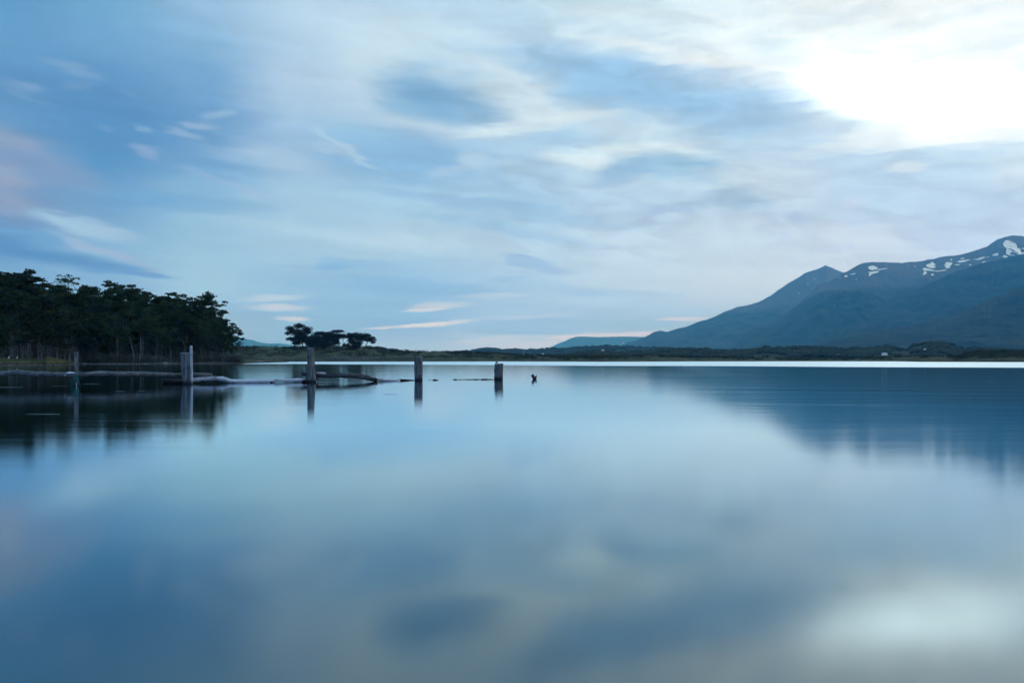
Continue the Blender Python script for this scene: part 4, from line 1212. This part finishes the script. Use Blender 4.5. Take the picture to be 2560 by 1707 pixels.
mast(1558, 3380, 871, 856.5, 'slender mast with two red lights in front of the far blue hill', (857.4, 870))
mast(1676, 3380, 872, 855, 'thin dark mast in front of the mountain foot', ())
mast(1309.7, 900, 885, 877, 'thin pale mast on the low hills behind the far shore', (), 'white_wall', .15)
# dark bush at the right shore
def bush(px, D, py, w, h, label):
    rng = np.random.default_rng(int(px)); z = EYE + (HY - py) / F * D; x = (px - CX) / F * D
    e = empty('bush', (x, D, z)); tag(e, label, 'bush')
    V, Fq = leaf_cards([(0, 0, h * .4), (w * .5, 0, h * .3), (-w * .5, 0, h * .25)], [(w * .6, w * .6, h * .5)] * 3, [260] * 3, .4, rng, 1.2)
    obj('foliage', np_mesh('foliage', V, Fq, M['foliage_far']), e)
    b = Build(); b.tube([(0, 0, -1), (.1, 0, h * .5)], [.2, .1], 5); obj('stem', b.mesh('stem', M['bark_dark']), e)
bush(2309.5, 470, 899.5, 3.2, 2.6, 'dark bush alone on the grass near the right end of the far shore')
bush(2252, 560, 903.2, 1.6, 1.0, 'small dark tuft at the tip of the right shore')

# ------------------------------------------------------------------ the old fence in the water: posts, logs, rope
def at(px, D, z): return ((px - CX) / F * D, D, z)
def zof(py, D): return EYE + (HY - py) / F * D

def post(px_bot, px_top, D, py_top, r_bot, r_top, m, label, seed, name='wooden_post', slant=0.0, sides=28, lumps=()):
    x, y, _ = at(px_bot, D, 0); zt = zof(py_top, D); dxt = (px_top - px_bot) / F * D
    e = empty(name, (x, y, 0)); tag(e, label, 'post', 'old posts standing in the water')
    n = 26; V, Fc = [], []
    z0 = -.9
    for i in range(n):
        f_ = i / (n - 1); zc = z0 + (zt - z0) * f_
        g = max(0, zc / zt)
        for k in range(sides):
            a = 2 * math.pi * k / sides
            r = r_bot + (r_top - r_bot) * g
            r *= 1 + .16 * fbm(math.cos(a) * .9 + seed, math.sin(a) * .9, zc * .8 + seed, 4) + .07 * fbm(math.cos(a) * 5 + seed, math.sin(a) * 5, zc * 1.5, 3)
            for (la, lz, lr, lh) in lumps:
                dd = math.hypot(((a - la + math.pi) % (2 * math.pi) - math.pi) * r, (zc - lz))
                r += lh * math.exp(-(dd / lr) ** 2)
            zz_ = zc + (slant * math.cos(a) * r + .02 * fbm(a, seed, 2)) * (1 if i == n - 1 else 0)
            V.append((dxt * g + math.cos(a) * r, math.sin(a) * r, zz_))
    for i in range(n - 1):
        for k in range(sides):
            k2 = (k + 1) % sides
            Fc.append((i * sides + k, i * sides + k2, (i + 1) * sides + k2, (i + 1) * sides + k))
    obj('shaft', np_mesh('shaft', V, Fc, m, True), e)
    # sawn end with a worn rim and radial checks
    V2, F2 = [], []
    ring = [V[(n - 1) * sides + k] for k in range(sides)]
    cx_, cz_ = dxt, sum(v[2] for v in ring) / sides
    for q, (s_, up) in enumerate(((1.0, 0), (.94, .014), (.6, .020), (.25, .012))):
        for k, v in enumerate(ring):
            a = 2 * math.pi * k / sides
            chk = -.02 * max(0, math.cos(a * 5 + seed)) ** 8 * (1 - abs(s_ - .7))
            V2.append((cx_ + (v[0] - cx_) * s_, v[1] * s_, v[2] + up + chk + (0 if q else -.004)))
    for q in range(3):
        for k in range(sides):
            k2 = (k + 1) % sides; F2.append((q * sides + k, q * sides + k2, (q + 1) * sides + k2, (q + 1) * sides + k))
    c = len(V2); V2.append((cx_, 0, cz_ + .006))
    for k in range(0, sides, 2): F2.append((c, 3 * sides + k, 3 * sides + k + 1, 3 * sides + (k + 2) % sides))
    obj('sawn_end', np_mesh('sawn_end', V2, F2, M['post_cut'], True), e)
    return e

# 1: square plank post with the rope
D1 = 31.9
e1 = empty('square_post', at(190.5, D1, 0)); e1.rotation_euler.z = .45
tag(e1, 'thin squared grey post with teal rope at its foot, leftmost in the water', 'post', 'old posts standing in the water')
h1 = zof(881, D1); V = []; n = 14
for i in range(n):
    f_ = i / (n - 1); z_ = -.9 + (h1 + .9) * f_
    for (sx, sy) in ((-1, -1), (0, -1.06), (1, -1), (1.05, 0), (1, 1), (0, 1.05), (-1, 1), (-1.05, 0)):
        w_ = .078 + .006 * fbm(sx, sy, z_ * 2)
        V.append((sx * w_ + .01 * math.sin(z_ * 2), sy * w_ * .9, z_ + (.02 * sx if i == n - 1 else 0)))
Fc = []
for i in range(n - 1):
    for k in range(8): k2 = (k + 1) % 8; Fc.append((i * 8 + k, i * 8 + k2, (i + 1) * 8 + k2, (i + 1) * 8 + k))
sq = np_mesh('shaft', V, Fc, M['post']); obj('shaft', sq, e1)
rv = V[(n - 1) * 8:]; V2 = [(v[0], v[1], v[2] - .003) for v in rv] + [(v[0] * .9, v[1] * .9, v[2] + .008) for v in rv] + [(0, 0, rv[3][2] - .01)]
F2 = [(k, (k + 1) % 8, 8 + (k + 1) % 8, 8 + k) for k in range(8)] + [(16, 8 + k, 8 + k + 1, 8 + (k + 2) % 8) for k in range(0, 8, 2)]
obj('sawn_end', np_mesh('sawn_end', V2, F2, M['post_cut']), e1)

post(469.5, 462.5, 34.1, 882.5, .235, .25, M['post'], 'thick leaning stump post with flat top, pale thin pole rising at its right side', 2.0)
# pale pole fixed to its right side
Dp = 33.95
b = Build()
pp = []
for k in range(16):
    f_ = k / 15; py = 975 + (864 - 975) * f_; px = 479.3 - 1.2 * f_ + .5 * math.sin(f_ * 6)
    pp.append(at(px, Dp, zof(py, Dp)))
o0 = Vector((pp[0][0], pp[0][1], 0))
pp = [(p[0] - o0.x, p[1] - o0.y, p[2]) for p in pp]
b.tube(pp, [.062 + .012 * fbm(k * .5, 1, 4) + (.014 if k == 13 else 0) for k in range(16)], 14, wob=.04, seed=3)
o = obj('pale_pole', b.mesh('pale_pole', M['pole'], True)); o.location = o0
tag(o, 'thin bleached pole standing against the right side of the thick stump post', 'pole')

post(779.5, 776.5, 36.7, 871, .235, .165, M['post'], 'tallest post, tapering to a worn top, in front of the far shore trees', 5.0, slant=-.10)
post(1046.5, 1046.2, 40.1, 891.5, .238, .242, M['post'], 'straight round post with a dark knot low on its side', 9.0, lumps=((-.6, .35, .09, .03), (-.6, .38, .05, -.05)))
post(1246, 1247.4, 41.8, 909.5, .265, .272, M['post'], 'shortest and thickest round post, rightmost of the row', 13.0, slant=.05, lumps=((3.1, .55, .10, .04),))
# dark knot hole, laid on as a dark wood disc
def knot(px, py, D, r, label, dy):
    b = Build(); x, y, _ = at(px, D, 0)
    b.tube([(0, 0, 0), (0, -.03, 0)], [r, r * .7], 10, wob=.2, seed=int(px))
    o = obj('knot_disc', b.mesh('knot_disc', M['wet_wood'], True)); o.location = (x, y - dy, zof(py, D)); return o
k1 = knot(1050, 938, 40.1, .075, '', .235); tag(k1, 'dark knot hole low on the straight round post', 'weed')
# lump on the shortest post
b = Build(); b.tube([(-.06, 0, -.02), (-.03, 0, .05), (.04, 0, .055), (.08, 0, 0)], [.02, .05, .045, .015], 8, wob=.3, seed=8)
o = obj('moss_clump', b.mesh('moss_clump', M['shrub'], True)); x, y, _ = at(1241.5, 41.75, 0); o.location = (x, y, zof(908.8, 41.75) + .02)
tag(o, 'small dark moss clump on top of the shortest post', 'moss')

def log(name, pts, radii, m, label, seed, sides=16, wob=.08, extra=None, group='logs lying between the posts', res=5, cuts=True):
    """pts: (px, py, D) centreline points, interpolated smoothly"""
    P = [Vector(at(a, D_, zof(b_, D_))) for a, b_, D_ in pts]
    path, rad = [], []
    for i in range(len(P) - 1):
        p0, p1, p2, p3 = P[max(i - 1, 0)], P[i], P[i + 1], P[min(i + 2, len(P) - 1)]
        for k in range(res):
            t = k / res
            q = .5 * ((2 * p1) + (p2 - p0) * t + (2 * p0 - 5 * p1 + 4 * p2 - p3) * t * t + (-p0 + 3 * p1 - 3 * p2 + p3) * t ** 3)
            path.append(q); rad.append(radii[i] + (radii[i + 1] - radii[i]) * t)
    path.append(P[-1]); rad.append(radii[-1])
    path = [p + Vector((0, .05 * fbm(k * .6, seed, 0), .05 * fbm(k * .7, seed, 5))) for k, p in enumerate(path)]
    rad = [r * (1 + .42 * fbm(k * .9, seed, 9)) for k, r in enumerate(rad)]
    o_ = path[len(path) // 2].copy()
    # local frame with Z along the log so the grain follows it
    d = (path[-1] - path[0]).normalized(); q = d.to_track_quat('Z', 'Y'); qi = q.inverted()
    loc = [qi @ (p - o_) for p in path]
    e = empty(name, o_); e.rotation_mode = 'QUATERNION'; e.rotation_quaternion = q
    tag(e, label, 'log', group)
    b = Build(); b.tube(loc, rad, sides, wob=wob, seed=seed, cap=True)
    obj('log_stem', b.mesh('log_stem', m, True), e)
    if extra:
        for nm, mm, tubes in extra:
            for pth, rr in tubes:
                b = Build()
                b.tube([qi @ (Vector(at(a, D_, zof(c_, D_))) - o_) for a, c_, D_ in pth], rr, 8, wob=.1, seed=seed)
                obj(nm, b.mesh(nm, mm, True), e)
    return e

log('horizontal_log', [(-90, 931, 31.0), (0, 933.4, 31.3), (40, 931.8, 31.35), (110, 935, 31.45), (200, 936.2, 31.55), (245, 934, 31.9), (340, 935, 33.0), (440, 937, 34.45), (500, 937, 34.9), (530, 937.5, 35.1)],
    [.125, .115, .125, .11, .105, .115, .125, .115, .12, .09], M['log_grey'], 'long grey log running from the left frame edge to the thick stump', 3.3, sides=18,
    extra=[('branch_stub', M['pale_wood'], [([(170, 934, 31.45), (163, 937, 31.38), (161, 940, 31.36)], [.03, .022, .012])])])
# a pale scar where a limb was cut
b = Build(); b.tube([(-.2, 0, 0), (-.08, -.01, .012), (.08, -.01, .012), (.2, 0, 0)], [.012, .04, .04, .012], 10)
o = obj('bark_scar', b.mesh('bark_scar', M['foam'], True)); x, y, _ = at(176, 31.4, 0); o.location = (x, y, zof(935, 31.4) + .05)
tag(o, 'white bare patch on the long grey log beside the square post', 'bare patch')

log('short_log', [(411, 952.5, 34.6), (440, 952.8, 34.6), (475, 952, 34.7)], [.13, .14, .13], M['log_bark'], 'short dark log end poking out left of the thick stump at the waterline', 4.1, sides=16, wob=.14)
log('driftwood_log', [(474, 950, 34.8), (512, 946.6, 35), (534, 945.6, 35.1), (556, 947.6, 35.2), (577, 952, 35.3), (608, 953.2, 35.5), (661, 952.2, 36), (714, 950.2, 36.5), (764, 950, 37.0)],
    [.125, .12, .105, .12, .11, .10, .095, .09, .10], M['pale_wood'], 'bleached white driftwood log from the thick stump to the tallest post, humped at its left', 6.2, sides=16,
    extra=[('branch', M['pale_wood'], [([(688, 951, 36.2), (694, 947, 36.15), (705, 945.2, 36.2)], [.03, .022, .010]), ([(561, 944, 35.2), (566, 942.5, 35.2)], [.03, .02])]),
           ('dark_stub', M['wet_wood'], [([(528.5, 949, 34.95), (528, 956, 34.95), (528, 961, 34.95)], [.05, .05, .04]), ([(534, 950, 34.97), (535, 956, 34.97), (533, 959, 34.97)], [.015, .015, .015]), ([(676, 955, 36.1), (684, 956.5, 36.1)], [.05, .04])])])
log('arched_log', [(754, 932.5, 37.2), (775, 934, 37.2), (800, 936.5, 37.1), (830, 938, 37.1), (866, 938.2, 37.3), (893, 939.4, 37.4), (919, 944.6, 37.6), (942, 950, 37.8)],
    [.12, .12, .13, .135, .135, .13, .125, .12], M['log_bark'], 'dark bark covered log arching above the water right of the tallest post', 8.3, sides=18, wob=.12,
    extra=[('bare_wood', M['pale_wood'], [([(792, 933.3, 37.05), (806, 933.0, 36.98), (822, 935, 37.02)], [.055, .075, .03])]),
           ('twig', M['wet_wood'], [([(848, 935.6, 37.2), (850, 931, 37.2), (855, 931.5, 37.2)], [.012, .01, .008]), ([(870, 935.6, 37.3), (874, 933, 37.3)], [.012, .008]), ([(832, 936, 37.2), (838, 932.5, 37.2)], [.012, .008])]),
           ('dark_stub', M['wet_wood'], [([(790, 941, 37.1), (794, 947, 37.0), (796, 950, 37)], [.05, .045, .03])])])
log('root_lump', [(756, 953.5, 36.6), (763, 952, 36.55), (770, 948.5, 36.6)], [.06, .11, .07], M['wet_wood'], 'dark wet root lump at the waterline left of the tallest post', 9.7, sides=12, wob=.2)
log('pale_log_end', [(936, 950, 38.0), (960, 949.4, 38.4), (999, 950.4, 39.2)], [.08, .085, .06], M['pale_wood'], 'pale floating log piece between the arched log and the straight post', 11.2, sides=12,
    extra=[('dark_tip', M['log_bark'], [([(996, 949.9, 39.2), (1012, 950.2, 39.6), (1036, 951.2, 39.9)], [.07, .06, .04])])])
log('thin_floating_stick', [(1052, 951, 40.4), (1075, 950.8, 40.4), (1088, 950.2, 40.4), (1097, 950.6, 40.4)], [.012, .016, .055, .02], M['log_bark'], 'thin floating stick with a knobbed tip right of the straight post', 12.9, sides=8, wob=.2)
log('thin_floating_log', [(1132, 949.6, 41.4), (1140, 949, 41.4), (1165, 949.2, 41.5), (1175, 948.6, 41.5), (1200, 949, 41.6), (1206, 948, 41.6), (1217, 948, 41.7), (1238, 948.8, 41.8)], [.02, .035, .028, .035, .02, .04, .035, .02], M['log_bark'], 'thin low log barely above the water left of the shortest post', 14.4, sides=10, wob=.25)
# forked stub
e = empty('forked_snag', at(1336, 42.3, 0)); tag(e, 'small dark forked snag sticking out of the water right of the posts', 'snag')
k = 42.3 / F
b = Build(); b.tube([(0, 0, -.3), (-.02, 0, .06), (-.09, 0, .22), (-.12, 0, 11.5 * k + .02)], [.09, .085, .095, .075], 9, wob=.25, seed=2)
obj('thick_prong', b.mesh('thick_prong', M['wet_wood'], True), e)
b = Build(); b.tube([(.04, 0, -.3), (.06, 0, .05), (.10, 0, .14), (.135, 0, .24)], [.09, .07, .06, .03], 8, wob=.25, seed=4)
obj('thin_prong', b.mesh('thin_prong', M['wet_wood'], True), e)

# teal rope wound round the log and the square post
ctr = Vector(at(195, 31.6, zof(936, 31.6)))
er = empty('rope', ctr); tag(er, 'teal rope wound round the long log and hanging to the water at the square post', 'rope')
def helix(c, ax_r, n, turns, dx_, seed):
    out_ = []
    for k in range(n):
        a = 2 * math.pi * turns * k / n
        out_.append((c[0] + dx_ * k / n + .012 * math.sin(a * 3 + seed), c[1] + math.cos(a) * ax_r, c[2] + math.sin(a) * ax_r * 1.05))
    return out_
for j in range(5):
    b = Build(); b.tube(helix((.03 + .022 * j, 0, 0), .135 + .004 * j, 40, 1.0, .05 - .02 * j, j), [.011] * 40, 6)
    obj('coil', b.mesh('coil', M['rope'], True), er)
rnd = random.Random(4)
for j in range(9):
    x0_ = rnd.uniform(-.22, .16); x1_ = -.22 + .42 * j / 8 + rnd.uniform(-.04, .04)
    b = Build(); b.tube([(x0_ * .4, -.14, -.06), ((x0_ + x1_) * .5, -.17, -.2), (x1_, -.15, -.36), (x1_ + rnd.uniform(-.04, .04), -.12, -.58)], [.012, .013, .012, .010], 6)
    obj('strand', b.mesh('strand', M['rope'], True), er)
for j in range(4):
    b = Build(); b.tube([(-.2 + .02 * j, -.16, -.2 - .08 * j), (-.05, -.2, -.26 - .07 * j), (.13 - .02 * j, -.17, -.2 - .06 * j)], [.011] * 3, 6)
    obj('strand', b.mesh('strand', M['rope'], True), er)
b = Build(); b.tube([(.03, -.16, -.36), (.035, -.17, -.44), (.03, -.16, -.52)], [.008, .022, .016], 7); obj('float', b.mesh('float', M['pale_wood'], True), er)

# foam films and specks lying on the still water
def foam(px0, px1, py, wpx, label):
    D = F * EYE / (py - HY); x0_, x1_ = (px0 - CX) / F * D, (px1 - CX) / F * D
    wd = wpx / F * D * D / EYE * .5
    n = 14; V = []
    for k in range(n):
        f_ = k / (n - 1); s_ = math.sin(math.pi * (.04 + .92 * f_)) * (1 + .5 * fbm(f_ * 5, px0, 0))
        y_ = D + wd * .6 * fbm(f_ * 2, px0, 4)
        V += [(x0_ + (x1_ - x0_) * f_, y_ - wd * s_, .003), (x0_ + (x1_ - x0_) * f_, y_, .008), (x0_ + (x1_ - x0_) * f_, y_ + wd * s_, .003)]
    Fc = []
    for k in range(n - 1):
        for q in (0, 1): Fc.append((k * 3 + q, k * 3 + 3 + q, k * 3 + 4 + q, k * 3 + 1 + q))
    o = obj('foam_film', np_mesh('foam_film', V, Fc, M['film'], True)); tag(o, label, 'foam', 'foam films on the water')
M['film'] = mat('foam_film', noisy((.05, .08, .09), (.13, .17, .19), 3), .7, .3)
foam(-20, 56, 968, .9, 'long thin foam film at the left frame edge below the long log')
foam(128, 166, 965, .5, 'thin foam film just left of the square post')
foam(206, 248, 959.7, .7, 'thin foam film right of the teal rope')
foam(289, 312, 978, .6, 'short foam film between the square post and the stump')
foam(345, 363, 977, .4, 'tiny foam film nearest below the stump side of the wood reflection')
foam(66, 150, 1035, 1.2, 'longest foam film, lowest at the left of the water')
foam(958, 992, 985.5, .5, 'faint floating scrap below the pale log end')
foam(2078, 2084, 968.5, 1.2, 'small white speck floating left on the dark mountain reflection')
foam(2377, 2388, 1002.5, 1.2, 'small white speck floating lowest on the dark mountain reflection')
foam(2470, 2478, 953, .8, 'small white speck floating rightmost on the dark mountain reflection')
foam(1893, 1908, 956, .8, 'small white speck floating at the left rim of the mountain reflection')

# ------------------------------------------------------------------ two birds on the grass bank
def bird(px, py_foot, face, label):
    i = min(int(np.interp(px, hpx, np.arange(len(hpx)))), len(hpx) - 1)
    # find where the line of sight meets the bank
    row = HY - (hZ[i] - EYE) / hD[i] * F
    j = int(np.argmin(np.abs(np.where(hDD[i] > 0, row - py_foot, 1e9))))
    z, D = float(hZ[i][j]), float(hD[i][j])
    e = empty('bird', ((px - CX) / F * D, D, z), face); tag(e, label, 'bird', 'birds on the grass bank')
    S = 1.0
    def skin(name, pts, m, sub=2):
        me = bpy.data.meshes.new(name)
        me.from_pydata([p[0] for p in pts], [(k, k + 1) for k in range(len(pts) - 1)], [])
        o = obj(name, me, e); me.materials.append(m)
        md = o.modifiers.new('skin', 'SKIN')
        for k, p in enumerate(pts): me.skin_vertices[0].data[k].radius = (p[1], p[2])
        me.skin_vertices[0].data[len(pts) // 2].use_root = True
        o.modifiers.new('subdivision', 'SUBSURF').levels = sub
        o.modifiers['subdivision'].render_levels = sub
        return o
    skin('body', [((-.26, 0, .34), .05, .04), ((-.14, 0, .34), .12, .11), ((.02, 0, .36), .15, .14), ((.15, 0, .42), .13, .12), ((.21, 0, .54), .06, .06), ((.23, 0, .64), .055, .055), ((.25, 0, .70), .065, .06), ((.30, 0, .705), .03, .03)], M['white_feather'])
    for sy in (-1, 1):
        skin('wing', [((.12, sy * .10, .45), .05, .03), ((0, sy * .14, .43), .11, .035), ((-.16, sy * .12, .39), .09, .03), ((-.36, sy * .05, .34), .03, .02)], M['dark_feather'])
        b = Build(); b.tube([(.0, sy * .06, .26), (-.02, sy * .06, .13), (.0, sy * .06, .01)], [.018, .012, .012], 6)
        for q in (-.5, 0, .5): b.tube([(0, sy * .06, .012), (.07 * math.cos(q), sy * .06 + .07 * math.sin(q), .006)], [.010, .006], 4)
        obj('leg', b.mesh('leg', M['beak'], True), e)
    skin('tail', [((-.24, 0, .34), .06, .03), ((-.40, 0, .31), .05, .015)], M['dark_feather'])
    b = Build(); b.tube([(.32, 0, .70), (.36, 0, .698), (.40, 0, .685)], [.022, .016, .006], 6); obj('beak', b.mesh('beak', M['beak'], True), e)
    for sy in (-1, 1):
        b = Build(); b.tube([(.27, sy * .052, .725), (.27, sy * .062, .725)], [.010, .006], 6); obj('eye', b.mesh('eye', M['dark_feather'], True), e)
bird(21.5, 898.5, -.5, 'white breasted bird with dark wings on the grass, left of the pair')
bird(42.0, 898.8, -.35, 'white breasted bird with dark wings on the grass, right of the pair')

# ------------------------------------------------------------------ air between here and the mountains
def haze():
    b = Build(); b.box((0, 8500, 949), (25000, 20500, 951)); me = b.mesh('haze', None)
    o = tag(obj('haze', me), kind='stuff'); o['label'] = 'thin blue evening air over the water'; o['category'] = 'haze'
    m = bpy.data.materials.new('evening_air'); m.use_nodes = True; n = m.node_tree.nodes; n.clear()
    pv = n.new('ShaderNodeVolumePrincipled'); pv.inputs['Density'].default_value = 8.4e-5
    pv.inputs['Color'].default_value = (.098, .49, 1.0, 1); pv.inputs['Absorption Color'].default_value = (1, 1, 1, 1)
    pv.inputs['Anisotropy'].default_value = 0.0
    oo = n.new('ShaderNodeOutputMaterial'); m.node_tree.links.new(pv.outputs[0], oo.inputs['Volume'])
    me.materials.append(m)
haze()
